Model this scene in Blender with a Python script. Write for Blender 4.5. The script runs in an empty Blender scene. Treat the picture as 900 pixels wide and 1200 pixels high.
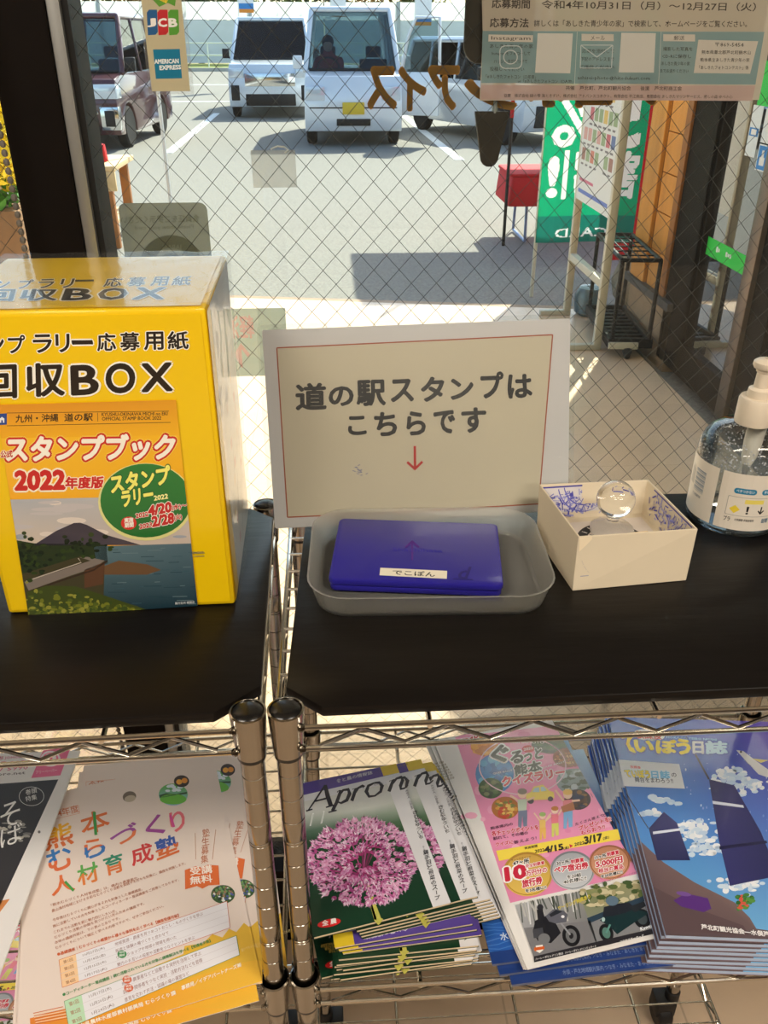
import bpy, bmesh, math, random
from mathutils import Vector, Matrix
from math import pi, sin, cos, radians as RAD
random.seed(7)
S = bpy.context.scene
COL = S.collection

# ------------------------------------------------------------------ camera
CAM = Vector((.0438, -.4864, .4366)); FPX = 1000.0
_p, _y, _r = .508, .0602, .0016
_f = Vector((sin(_y)*cos(_p), cos(_y)*cos(_p), -sin(_p)))
_rt = Vector((cos(_y), -sin(_y), 0)); _up = _rt.cross(_f)
_r2 = cos(_r)*_rt + sin(_r)*_up; _u2 = -sin(_r)*_rt + cos(_r)*_up
cd = bpy.data.cameras.new('camera'); cam = bpy.data.objects.new('camera', cd); COL.objects.link(cam)
cam.matrix_world = Matrix(((_r2.x, _u2.x, -_f.x, CAM.x), (_r2.y, _u2.y, -_f.y, CAM.y), (_r2.z, _u2.z, -_f.z, CAM.z), (0, 0, 0, 1)))
cd.sensor_fit = 'VERTICAL'; cd.sensor_height = 36; cd.lens = 36*FPX/1200; cd.clip_start = .02; cd.clip_end = 500
S.camera = cam
# a place seen at a photo point, on a level at height z / on an upright plane at depth y / on any plane
def ray(u, v): return _r2*((u-450)/FPX) + _u2*(-(v-600)/FPX) + _f
def atz(u, v, z): d = ray(u, v); return CAM + d*((z-CAM.z)/d.z)
def aty(u, v, y): d = ray(u, v); return CAM + d*((y-CAM.y)/d.y)
def atx(u, v, x): d = ray(u, v); return CAM + d*((x-CAM.x)/d.x)

# ------------------------------------------------------------------ light
S.view_settings.view_transform = 'Standard'; S.view_settings.look = 'None'
S.view_settings.gamma = 1; S.view_settings.use_curve_mapping = False
S.view_settings.exposure = 0.0
w = bpy.data.worlds.new('sky'); S.world = w; w.use_nodes = True
nt = w.node_tree; nt.nodes.clear()
sk = nt.nodes.new('ShaderNodeTexSky'); sk.sky_type = 'NISHITA'; sk.sun_disc = False
SUN_DIR = Vector((.42, .80, .86)).normalized()       # towards the sun
sk.sun_elevation = math.asin(SUN_DIR.z); sk.sun_rotation = math.atan2(SUN_DIR.x, SUN_DIR.y)
sk.air_density = 1.0; sk.dust_density = 1.5
bg = nt.nodes.new('ShaderNodeBackground'); bg.inputs[1].default_value = .36
wo = nt.nodes.new('ShaderNodeOutputWorld')
nt.links.new(sk.outputs[0], bg.inputs[0]); nt.links.new(bg.outputs[0], wo.inputs[0])
sl = bpy.data.lights.new('sun', 'SUN'); sl.energy = 10.5; sl.angle = RAD(.55); sl.color = (1, .93, .82)
so = bpy.data.objects.new('sun', sl); COL.objects.link(so); so.rotation_euler = SUN_DIR.to_track_quat('Z', 'Y').to_euler()
# the shop's own ceiling lights (the fittings are built with the room)
LAMPS = [(-1.2, -1.0), (1.2, -1.0), (-1.2, -3.0), (1.2, -3.0)]
LAMP_Z = 1.62; LAMP_W = 30; LAMP_COL = (1, .91, .79)
for i, (x, y) in enumerate(LAMPS):
    al = bpy.data.lights.new('ceiling_light', 'AREA'); al.shape = 'RECTANGLE'; al.size = 1.2; al.size_y = .3; al.energy = LAMP_W; al.color = LAMP_COL
    ao = bpy.data.objects.new('ceiling_light_source', al); COL.objects.link(ao); ao.location = (x, y, LAMP_Z-.03)

# ------------------------------------------------------------------ materials
def lin(c):
    def f(v):
        v /= 255.0
        return v/12.92 if v <= .04045 else ((v+.055)/1.055)**2.4
    return tuple(f(v) for v in c)
_M = {}
def mat(name, rgb, rough=.5, metal=0, var=.06, scale=40, bump=0, bscale=None, spec=.5, trans=0, ior=1.45, emit=None, coat=0, stretch=None, alpha=None):
    if name in _M: return _M[name]
    m = bpy.data.materials.new(name); m.use_nodes = True; n = m.node_tree.nodes; l = m.node_tree.links
    b = n['Principled BSDF']; c = lin(rgb)
    b.inputs['Roughness'].default_value = rough; b.inputs['Metallic'].default_value = metal
    b.inputs['Specular IOR Level'].default_value = spec; b.inputs['IOR'].default_value = ior
    b.inputs['Transmission Weight'].default_value = trans; b.inputs['Coat Weight'].default_value = coat
    b.inputs['Base Color'].default_value = (*c, 1)
    tc = n.new('ShaderNodeTexCoord'); mp = n.new('ShaderNodeMapping'); l.new(tc.outputs['Object'], mp.inputs[0])
    if stretch: mp.inputs['Scale'].default_value = stretch
    if var:
        nz = n.new('ShaderNodeTexNoise'); nz.inputs['Scale'].default_value = scale; nz.inputs['Detail'].default_value = 4
        l.new(mp.outputs[0], nz.inputs['Vector'])
        r = n.new('ShaderNodeValToRGB'); l.new(nz.outputs['Fac'], r.inputs[0])
        r.color_ramp.elements[0].position = .3; r.color_ramp.elements[1].position = .7
        r.color_ramp.elements[0].color = (*[v*(1-var) for v in c], 1); r.color_ramp.elements[1].color = (*[min(1, v*(1+var)) for v in c], 1)
        l.new(r.outputs[0], b.inputs['Base Color'])
    if bump:
        nb = n.new('ShaderNodeTexNoise'); nb.inputs['Scale'].default_value = bscale or scale*3; nb.inputs['Detail'].default_value = 5
        l.new(mp.outputs[0], nb.inputs['Vector'])
        bp = n.new('ShaderNodeBump'); bp.inputs['Strength'].default_value = bump; bp.inputs['Distance'].default_value = .002
        l.new(nb.outputs['Fac'], bp.inputs['Height']); l.new(bp.outputs[0], b.inputs['Normal'])
    if emit:
        b.inputs['Emission Color'].default_value = (*lin(emit[0]), 1); b.inputs['Emission Strength'].default_value = emit[1]
    if alpha is not None: b.inputs['Alpha'].default_value = alpha
    _M[name] = m; return m
def pane_mat(name, tint=(255, 255, 255), refl=1.0, haze=0, hazecol=(230, 230, 225)):
    # flat glass: what is behind shows through, the rest mirrors by Fresnel
    if name in _M: return _M[name]
    m = bpy.data.materials.new(name); m.use_nodes = True; n = m.node_tree.nodes; l = m.node_tree.links; n.clear()
    o = n.new('ShaderNodeOutputMaterial'); t = n.new('ShaderNodeBsdfTransparent'); t.inputs[0].default_value = (*lin(tint), 1)
    g = n.new('ShaderNodeBsdfGlossy'); g.inputs['Roughness'].default_value = .01
    fr = n.new('ShaderNodeFresnel'); fr.inputs[0].default_value = 1.45
    mu = n.new('ShaderNodeMath'); mu.operation = 'MULTIPLY'; mu.inputs[1].default_value = refl; l.new(fr.outputs[0], mu.inputs[0])
    mx = n.new('ShaderNodeMixShader'); l.new(mu.outputs[0], mx.inputs[0]); l.new(t.outputs[0], mx.inputs[1]); l.new(g.outputs[0], mx.inputs[2])
    last = mx
    if haze:
        d = n.new('ShaderNodeBsdfDiffuse'); d.inputs[0].default_value = (*lin(hazecol), 1)
        nz = n.new('ShaderNodeTexNoise'); nz.inputs['Scale'].default_value = 6
        tc = n.new('ShaderNodeTexCoord'); l.new(tc.outputs['Object'], nz.inputs['Vector'])
        mm = n.new('ShaderNodeMath'); mm.operation = 'MULTIPLY'; mm.inputs[1].default_value = haze*2; l.new(nz.outputs['Fac'], mm.inputs[0])
        m2 = n.new('ShaderNodeMixShader'); l.new(mm.outputs[0], m2.inputs[0]); l.new(mx.outputs[0], m2.inputs[1]); l.new(d.outputs[0], m2.inputs[2]); last = m2
    l.new(last.outputs[0], o.inputs[0]); _M[name] = m; return m
def print_mat(name, rough=.4, sheen=0, alpha=1, transl=0):
    # printed sheet: the ink is stored per face corner
    if name in _M: return _M[name]
    m = bpy.data.materials.new(name); m.use_nodes = True; n = m.node_tree.nodes; l = m.node_tree.links
    b = n['Principled BSDF']; a = n.new('ShaderNodeAttribute'); a.attribute_name = 'ink'
    l.new(a.outputs['Color'], b.inputs['Base Color']); b.inputs['Roughness'].default_value = rough; b.inputs['Coat Weight'].default_value = sheen
    b.inputs['Coat Roughness'].default_value = .08
    nb = n.new('ShaderNodeTexNoise'); nb.inputs['Scale'].default_value = 25; tc = n.new('ShaderNodeTexCoord'); l.new(tc.outputs['Object'], nb.inputs['Vector'])
    bp = n.new('ShaderNodeBump'); bp.inputs['Strength'].default_value = .12; bp.inputs['Distance'].default_value = .004; l.new(nb.outputs['Fac'], bp.inputs['Height']); l.new(bp.outputs[0], b.inputs['Normal'])
    if transl:
        o = n['Material Output']; tr = n.new('ShaderNodeBsdfTranslucent'); l.new(a.outputs['Color'], tr.inputs[0])
        mx = n.new('ShaderNodeMixShader'); mx.inputs[0].default_value = transl; l.new(b.outputs[0], mx.inputs[1]); l.new(tr.outputs[0], mx.inputs[2])
        last = mx
        if alpha < 1:
            tp = n.new('ShaderNodeBsdfTransparent'); m3 = n.new('ShaderNodeMixShader'); m3.inputs[0].default_value = alpha
            l.new(tp.outputs[0], m3.inputs[1]); l.new(mx.outputs[0], m3.inputs[2]); last = m3
        l.new(last.outputs[0], o.inputs[0])
    _M[name] = m; return m

# ------------------------------------------------------------------ mesh helpers
class MB:
    def __init__(s): s.v = []; s.f = []; s.m = []; s.cur = 0
    def add(s, vs, fs):
        o = len(s.v); s.v += [tuple(p) for p in vs]; s.f += [tuple(i+o for i in f) for f in fs]; s.m += [s.cur]*len(fs); return s
    def box(s, a, b, M=None):
        (x0, y0, z0), (x1, y1, z1) = a, b
        vs = [Vector(p) for p in ((x0,y0,z0),(x1,y0,z0),(x1,y1,z0),(x0,y1,z0),(x0,y0,z1),(x1,y0,z1),(x1,y1,z1),(x0,y1,z1))]
        if M: vs = [M @ p for p in vs]
        return s.add(vs, [(3,2,1,0),(4,5,6,7),(0,1,5,4),(1,2,6,5),(2,3,7,6),(3,0,4,7)])
    def prism(s, poly, z0, z1, M=None, taper=1, cen=None):
        n = len(poly); a = [Vector((x, y, z0)) for x, y in poly]
        if cen is None: cen = (sum(p[0] for p in poly)/n, sum(p[1] for p in poly)/n)
        b = [Vector((cen[0]+(x-cen[0])*taper, cen[1]+(y-cen[1])*taper, z1)) for x, y in poly]
        vs = a+b
        if M: vs = [M @ p for p in vs]
        return s.add(vs, [tuple(reversed(range(n))), tuple(range(n, 2*n))]+[(i, (i+1) % n, n+(i+1) % n, n+i) for i in range(n)])
    def tube(s, pts, r, n=8, cap=True):
        pts = [Vector(p) for p in pts]; N = len(pts); rs = r if isinstance(r, (list, tuple)) else [r]*N
        vs = []; t0 = (pts[1]-pts[0]).normalized(); up = Vector((0, 0, 1)) if abs(t0.z) < .9 else Vector((1, 0, 0))
        a = t0.cross(up).normalized()
        for i, p in enumerate(pts):
            t = (pts[min(i+1, N-1)]-pts[max(i-1, 0)]).normalized()
            a = (a - t*a.dot(t)).normalized(); b = t.cross(a)
            vs += [p + (a*cos(2*pi*k/n) + b*sin(2*pi*k/n))*rs[i] for k in range(n)]
        fs = [(i*n+k, i*n+(k+1) % n, (i+1)*n+(k+1) % n, (i+1)*n+k) for i in range(N-1) for k in range(n)]
        if cap: fs += [tuple(reversed(range(n))), tuple((N-1)*n+k for k in range(n))]
        return s.add(vs, fs)
    def lathe(s, prof, n=24, M=None, cap=True):
        vs = []; N = len(prof)
        for r, z in prof: vs += [Vector((r*cos(2*pi*k/n), r*sin(2*pi*k/n), z)) for k in range(n)]
        if M: vs = [M @ p for p in vs]
        fs = [(i*n+k, i*n+(k+1) % n, (i+1)*n+(k+1) % n, (i+1)*n+k) for i in range(N-1) for k in range(n)]
        if cap: fs += [tuple(reversed(range(n))), tuple((N-1)*n+k for k in range(n))]
        return s.add(vs, fs)
    def ball(s, c, r, n=12, sx=1, sy=1, sz=1):
        m = max(4, n//2); pr = [(max(1e-4, r*sin(pi*i/m)), -r*cos(pi*i/m)) for i in range(m+1)]
        return s.lathe(pr, n, Matrix.Translation(c) @ Matrix.Diagonal((sx, sy, sz, 1)))
    def build(s, name, mats, parent=None, smooth=None, bevel=0, segs=2):
        me = bpy.data.meshes.new(name); me.from_pydata(s.v, [], s.f)
        mats = mats if isinstance(mats, (list, tuple)) else [mats]
        for m in mats: me.materials.append(m)
        me.polygons.foreach_set('material_index', s.m)
        bm = bmesh.new(); bm.from_mesh(me); bmesh.ops.recalc_face_normals(bm, faces=bm.faces)
        if bevel:
            es = [e for e in bm.edges if len(e.link_faces) == 2 and e.calc_face_angle(0) > .5]
            bmesh.ops.bevel(bm, geom=es, offset=bevel, segments=segs, profile=.5, affect='EDGES', clamp_overlap=True)
        bm.to_mesh(me); bm.free()
        if smooth is None: smooth = True
        if smooth:
            me.polygons.foreach_set('use_smooth', [True]*len(me.polygons)); me.set_sharp_from_angle(angle=RAD(38))
        return link(name, me, parent)
def link(name, me, parent=None):
    o = bpy.data.objects.new(name, me); COL.objects.link(o)
    if parent: o.parent = parent
    return o
def tag(o, label, cat, group=None, kind=None):
    o['label'] = label; o['category'] = cat
    if group: o['group'] = group
    if kind: o['kind'] = kind
    return o
def thing(name, label, cat, loc=(0, 0, 0), rz=0, group=None, M=None):
    o = bpy.data.objects.new(name, None); COL.objects.link(o); o.empty_display_size = .05
    if M is not None: o.matrix_world = M
    else: o.location = loc; o.rotation_euler = (0, 0, rz)
    return tag(o, label, cat, group)
def struct(o): o['kind'] = 'structure'; return o
def dup(root, label=None, group=None, M=None):
    def cp(o, par):
        c = o.copy(); COL.objects.link(c)
        if par: c.parent = par; c.matrix_parent_inverse = o.matrix_parent_inverse.copy()
        for ch in KIDS.get(o.name, []): cp(ch, c)
        return c
    KIDS.clear()
    for o in COL.objects:
        if o.parent: KIDS.setdefault(o.parent.name, []).append(o)
    src = dict((k, list(v)) for k, v in KIDS.items()); KIDS.clear(); KIDS.update(src)
    r = cp(root, None)
    if label: r['label'] = label
    if group: r['group'] = group
    if M is not None: r.matrix_world = M
    return r
KIDS = {}
def rrect(x0, y0, x1, y1, r, n=5):
    out = []
    for cx, cy, a0 in ((x1-r, y1-r, 0), (x0+r, y1-r, 90), (x0+r, y0+r, 180), (x1-r, y0+r, 270)):
        out += [(cx+r*cos(RAD(a0+90*i/n)), cy+r*sin(RAD(a0+90*i/n))) for i in range(n+1)]
    return out

# ------------------------------------------------------------------ lettering
_tc = bpy.data.curves.new('lettering', 'FONT'); _to = bpy.data.objects.new('lettering', _tc)
_tc.fill_mode = 'FRONT'
_TXT = {}
def glyphs(s, bold=0, res=2, shear=0):
    k = (s, bold, res, shear)
    if k in _TXT: return _TXT[k]
    if _to.name not in COL.objects: COL.objects.link(_to)
    _tc.body = s; _tc.offset = bold if bold < .013 else 0; _tc.resolution_u = res; _tc.shear = shear
    bpy.context.view_layer.update()
    ev = _to.evaluated_get(bpy.context.evaluated_depsgraph_get()); me = ev.to_mesh()
    vs = [(v.co.x, v.co.y) for v in me.vertices]; fs = [tuple(p.vertices) for p in me.polygons]; ev.to_mesh_clear()
    vs = [(x, y, 0) for x, y in vs]
    if bold >= .013:      # a heavier weight: the letter repeated around a small circle
        n = 6 if bold < .04 else (8 if bold < .08 else 12); V, F = [], []
        for i in range(n):
            o = len(V); V += [(x+bold*.95*cos(2*pi*(i+.25)/n), y+bold*.95*sin(2*pi*(i+.25)/n), i) for x, y, _ in vs]; F += [tuple(q+o for q in f) for f in fs]
        vs, fs = V, F
    _TXT[k] = (vs, fs); return _TXT[k]
def txt_bounds(s):
    vs, _ = glyphs(s, 0, 1); xs = [p[0] for p in vs]; ys = [p[1] for p in vs]
    return min(xs), min(ys), max(xs), max(ys)

def clip_poly(P, c, Q):
    # convex clip of polygon P (with colours c) to convex polygon Q
    out = list(zip(P, c)); n = len(Q)
    area = sum(Q[i][0]*Q[(i+1) % n][1]-Q[(i+1) % n][0]*Q[i][1] for i in range(n)); sg = 1 if area > 0 else -1
    for i in range(n):
        a, b = Q[i], Q[(i+1) % n]; inp = out; out = []
        def side(p): return sg*((b[0]-a[0])*(p[1]-a[1])-(b[1]-a[1])*(p[0]-a[0]))
        for j in range(len(inp)):
            (p, cp), (q, cq) = inp[j-1], inp[j]; sp, sq = side(p), side(q)
            if (sp >= 0) != (sq >= 0):
                t = sp/(sp-sq); out.append(((p[0]+(q[0]-p[0])*t, p[1]+(q[1]-p[1])*t), tuple(cp[k]+(cq[k]-cp[k])*t for k in range(3))))
            if sq >= 0: out.append((q, cq))
        if not out: return [], []
    return [o[0] for o in out], [o[1] for o in out]

class Sheet:
    """A flat printed surface. o = corner, ex / ey = in-plane axes (metres), n = up from the print.
    pm(u, v) turns a point in the photo into sheet coordinates."""
    LAYER = .000012
    def __init__(s, o, ex, ey, scale=1, org=(0, 0)):
        s.o = Vector(o); s.ex = Vector(ex).normalized(); e = Vector(ey); s.ey = (e - s.ex*e.dot(s.ex)).normalized(); s.n = s.ex.cross(s.ey)
        s.sc = scale; s.og = org; s.v = []; s.f = []; s.c = []; s.lay = 0; s.quad = None; s.bend = None
    def z(s, scale, org): s.sc = scale; s.og = org; return s      # the crop the next points are read from
    def pm(s, p):
        d = ray(p[0]/s.sc+s.og[0], p[1]/s.sc+s.og[1]); t = (s.o-CAM).dot(s.n)/d.dot(s.n); q = CAM+d*t-s.o
        return (q.dot(s.ex), q.dot(s.ey))
    def loc(s, pts): return [s.pm(p) for p in pts]
    def up(s, k=1): s.lay += k; return s
    def raw(s, P, col, clip=False):
        cols = [lin(c) for c in col] if isinstance(col[0], (tuple, list)) else [lin(col)]*len(P)
        if clip and s.quad:
            P, cols = clip_poly(P, cols, s.quad)
            if len(P) < 3: return s
        o = len(s.v); s.v += [(x, y, s.lay*s.LAYER) for x, y in P]; s.f.append(tuple(range(o, o+len(P)))); s.c.append(cols); return s
    def poly(s, pts, col, clip=False): return s.raw(s.loc(pts), col, clip)
    def page(s, pts, col):
        s.quad = s.loc(pts); return s.raw(s.quad, col).up()
    def ell(s, c, rx, ry, col, col2=None, n=28, clip=False, a0=0, a1=360, rot=0):
        cr, sr = cos(RAD(rot)), sin(RAD(rot)); pts = []; cols = []
        for i in range(n+(0 if a1-a0 == 360 else 1)):
            a = RAD(a0+(a1-a0)*i/n); x, y = rx*cos(a), ry*sin(a); pts.append((c[0]+x*cr-y*sr, c[1]+x*sr+y*cr))
            t = (1+sin(a))/2; cols.append(tuple(col[k]+(col2[k]-col[k])*t for k in range(3)) if col2 else col)
        return s.poly(pts, cols, clip)
    def ring(s, c, rx, ry, wd, col, n=32):
        for i in range(n):
            a, b = 2*pi*i/n, 2*pi*(i+1)/n
            s.poly([(c[0]+rx*cos(a), c[1]+ry*sin(a)), (c[0]+rx*cos(b), c[1]+ry*sin(b)), (c[0]+(rx-wd)*cos(b), c[1]+(ry-wd)*sin(b)), (c[0]+(rx-wd)*cos(a), c[1]+(ry-wd)*sin(a))], col)
        return s
    def line(s, a, b, wd, col):
        a = Vector(a); b = Vector(b); d = (b-a).normalized(); q = Vector((-d.y, d.x))*wd/2
        return s.poly([a+q, b+q, b-q, a-q], col)
    def stroke(s, pts, wds, col):
        P = [Vector(p) for p in pts]; L = []; R_ = []
        for i, p in enumerate(P):
            d = (P[min(i+1, len(P)-1)]-P[max(i-1, 0)]).normalized(); q = Vector((-d.y, d.x))*wds[i]/2; L.append(p+q); R_.append(p-q)
        for i in range(len(P)-1): s.poly([L[i], L[i+1], R_[i+1], R_[i]], col)
        return s
    def text(s, t, bl, br, tl, col, bold=0, res=2, outline=None, shear=0, mirror=False):
        # outline = [(extra boldness, colour), ...] drawn first, widest first
        A, B, D = Vector(s.pm(bl)), Vector(s.pm(br)), Vector(s.pm(tl)); x0, y0, x1, y1 = txt_bounds(t)
        for bd, c in (outline or [])+[(bold, col)]:
            vs, fs = glyphs(t, bd, res, shear); o = len(s.v); c = lin(c)
            for x, y, k_ in vs:
                fx = (x-x0)/(x1-x0); fy = (y-y0)/(y1-y0)
                if mirror: fx = 1-fx
                q = A+(B-A)*fx+(D-A)*fy; s.v.append((q.x, q.y, (s.lay+k_*.07)*s.LAYER))
            for f in fs: s.f.append(tuple(i+o for i in f)); s.c.append([c]*len(f))
            s.up()
        return s
    def build(s, name, m, parent=None, cuts=None, base=None):
        # base: where the sheet's mesh is placed; default the sheet's own frame
        F = Matrix((( s.ex.x, s.ey.x, s.n.x, s.o.x), (s.ex.y, s.ey.y, s.n.y, s.o.y), (s.ex.z, s.ey.z, s.n.z, s.o.z), (0, 0, 0, 1)))
        me = bpy.data.meshes.new(name); me.from_pydata(s.v, [], s.f); me.materials.append(m)
        at = me.color_attributes.new('ink', 'FLOAT_COLOR', 'CORNER'); buf = []
        for poly, cs in zip(me.polygons, s.c):
            for k in range(poly.loop_total): buf += [*cs[k], 1.0]
        at.data.foreach_set('color', buf)
        if s.bend:
            bm = bmesh.new(); bm.from_mesh(me)
            for ax, vals in (cuts or []):
                for v in vals:
                    co = (v, 0, 0) if ax == 0 else (0, v, 0); no = (1, 0, 0) if ax == 0 else (0, 1, 0)
                    bmesh.ops.bisect_plane(bm, geom=bm.verts[:]+bm.edges[:]+bm.faces[:], plane_co=co, plane_no=no, dist=1e-7)
            for v in bm.verts: v.co.z += s.bend(v.co.x, v.co.y)
            bm.to_mesh(me); bm.free()
        o = link(name, me, parent)
        s.F = F
        if parent is None: o.matrix_world = F
        return o
# ================================================================== the setting
def tile_mat(name, c1, c2, grout, size, rough=.4, gw=.006, bump=.15):
    m = bpy.data.materials.new(name); m.use_nodes = True; n = m.node_tree.nodes; l = m.node_tree.links; b = n['Principled BSDF']
    tc = n.new('ShaderNodeTexCoord'); br = n.new('ShaderNodeTexBrick'); br.offset = 0; br.squash = 1
    br.inputs['Color1'].default_value = (*lin(c1), 1); br.inputs['Color2'].default_value = (*lin(c2), 1); br.inputs['Mortar'].default_value = (*lin(grout), 1)
    br.inputs['Scale'].default_value = 1; br.inputs['Mortar Size'].default_value = gw/2; br.inputs['Mortar Smooth'].default_value = .2
    br.inputs['Brick Width'].default_value = size; br.inputs['Row Height'].default_value = size; l.new(tc.outputs['Object'], br.inputs['Vector'])
    nz = n.new('ShaderNodeTexNoise'); nz.inputs['Scale'].default_value = 3; nz.inputs['Detail'].default_value = 6; l.new(tc.outputs['Object'], nz.inputs['Vector'])
    mx = n.new('ShaderNodeMix'); mx.data_type = 'RGBA'; mx.blend_type = 'MULTIPLY'; mx.inputs[0].default_value = .35
    l.new(br.outputs[0], mx.inputs[6]); l.new(nz.outputs[0], mx.inputs[7])
    hs = n.new('ShaderNodeHueSaturation'); hs.inputs['Value'].default_value = 1.25; hs.inputs['Saturation'].default_value = 1; l.new(mx.outputs[2], hs.inputs['Color'])
    l.new(hs.outputs[0], b.inputs['Base Color']); b.inputs['Roughness'].default_value = rough
    bp = n.new('ShaderNodeBump'); bp.inputs['Strength'].default_value = bump; bp.inputs['Distance'].default_value = .004; l.new(br.outputs['Fac'], bp.inputs['Height']); bp.invert = True
    l.new(bp.outputs[0], b.inputs['Normal']); return m
M_floor = tile_mat('shop_tile', (196, 172, 146), (190, 166, 140), (170, 150, 127), .3, .45, .004)
M_porch = tile_mat('porch_tile', (238, 204, 168), (233, 198, 162), (218, 184, 150), .3, .3, .004, .08)
M_asph = mat('asphalt', (140, 136, 127), .95, var=.22, scale=55, bump=.8, bscale=180)
M_wall = mat('cream_wall', (132, 116, 96), .8, var=.3, scale=2)
M_wallb = mat('dark_back_wall', (70, 56, 44), .7, var=.5, scale=1.2)
M_ceil = mat('ceiling_board', (232, 228, 218), .8, var=.03, scale=8)
M_dark = mat('dark_bronze_metal', (20, 15, 12), .6, 0, spec=.12, var=.1, scale=20)
M_alu = mat('aluminium', (176, 178, 176), .38, .85, var=.05, scale=30, stretch=(1, 1, .1))
M_gask = mat('black_rubber', (14, 14, 14), .6, var=.1)
M_glass = pane_mat('window_glass', (240, 246, 243), .7, .012)
M_wire = mat('glass_wire', (92, 92, 90), .45, .6, var=.05)
M_wood = mat('orange_pine', (214, 146, 62), .5, var=.2, scale=9, stretch=(1, 1, .12), bump=.2, bscale=30)
M_woodd = mat('groove_wood', (120, 70, 26), .7, var=.15, scale=9)
M_stone = mat('tan_stone_tile', (168, 138, 108), .6, var=.12, scale=14, bump=.2)
M_sill = mat('grey_slate', (84, 82, 82), .6, var=.1, scale=20)
M_white = mat('white_paint', (236, 236, 232), .6, var=.03, scale=10)
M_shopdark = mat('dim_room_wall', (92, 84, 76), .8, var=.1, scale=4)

ZF = -1.0
o = MB().box((-4, -4.5, ZF-.05), (4, .5, ZF)).build('floor', M_floor, smooth=False); struct(o)
mb = MB(); mb.prism([(-7, .62), (1.62, .62), (1.62, 4.52), (-7, 6.06)], ZF-.08, ZF); o = mb.build('porch_floor', M_porch, smooth=False); struct(o)
mb = MB(); mb.prism([(-7.2, 6.07), (1.62, 4.53), (1.62, 4.60), (-7.2, 6.14)], ZF-.08, ZF-.004); o = mb.build('trim_3', M_stone, smooth=False); struct(o)
ZG = -1.05
mb = MB(); mb.add([(-60, .6, ZG-.03), (60, .6, ZG-.03), (60, 47, ZG-.03), (-60, 47, ZG-.03)], [(0, 1, 2, 3)]); mb.v = [(x, y, ZG) for x, y, z in mb.v]
o = mb.build('ground', M_asph, smooth=False); struct(o)
mb = MB().box((-60, 47, ZG-.1), (60, 56, ZG+.12)); o = mb.build('grass_verge', mat('verge_grass', (150, 158, 84), .9, var=.3, scale=6, bump=1, bscale=20), smooth=False); tag(o, 'strip of short sunlit grass along the far edge of the parking lot', 'grass', kind='stuff')
mb = MB().box((-60, 46.8, ZG-.1), (60, 47, ZG+.16)); o = mb.build('kerb', mat('kerb_concrete', (190, 186, 176), .8, var=.1), smooth=False); struct(o)
M_line = mat('road_paint', (240, 240, 236), .7, var=.06, scale=20)
mb = MB()
for (a, b) in (((-2.30, 13.1), (-2.42, 20.5)), ((1.84, 12.1), (1.66, 20.5)), ((-6.3, 13.1), (-6.5, 20.5)), ((5.9, 12.1), (5.8, 20.5))):
    a = Vector(a); b = Vector(b); q = Vector((.07, 0))
    mb.prism([a-q, a+q, b+q, b-q], ZG, ZG+.006)
mb.prism([(-9, 24.4), (9, 24.4), (9, 24.56), (-9, 24.56)], ZG, ZG+.006)
mb.prism([(-9, 33.4), (9, 33.4), (9, 33.6), (-9, 33.6)], ZG, ZG+.006)
o = mb.build('ground_marking', M_line, smooth=False); struct(o)

# room behind the camera
for nm, a, b in (('wall_back', (-4, -4.6, ZF), (4, -4.5, 1.7)), ('wall_left', (-4.1, -4.6, ZF), (-4, .62, 1.7)), ('wall_right', (4, -4.6, ZF), (4.1, .62, 1.7))):
    struct(MB().box(a, b).build(nm, M_wallb if nm == 'wall_back' else M_wall, smooth=False))
struct(MB().box((-4, -4.5, 1.68), (4, .62, 1.78)).build('ceiling', M_ceil, smooth=False))
M_lamp = mat('lamp_diffuser', (255, 240, 214), .5, var=0, emit=((255, 236, 205), 3.0))
for i, (x, y) in enumerate(LAMPS):
    t = thing('ceiling_light', ['long ceiling light near the left of the window', 'long ceiling light near the right of the window', 'long ceiling light at the back left of the shop', 'long ceiling light at the back right of the shop'][i], 'ceiling light', (x, y, LAMP_Z+.06), group='shop ceiling lights')
    MB().box((-.64, -.19, -.02), (.64, .19, 0)).build('housing', M_white, t, bevel=.004)
    MB().box((-.6, -.15, -.045), (.6, .15, -.021)).build('diffuser', M_lamp, t, bevel=.004)
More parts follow.
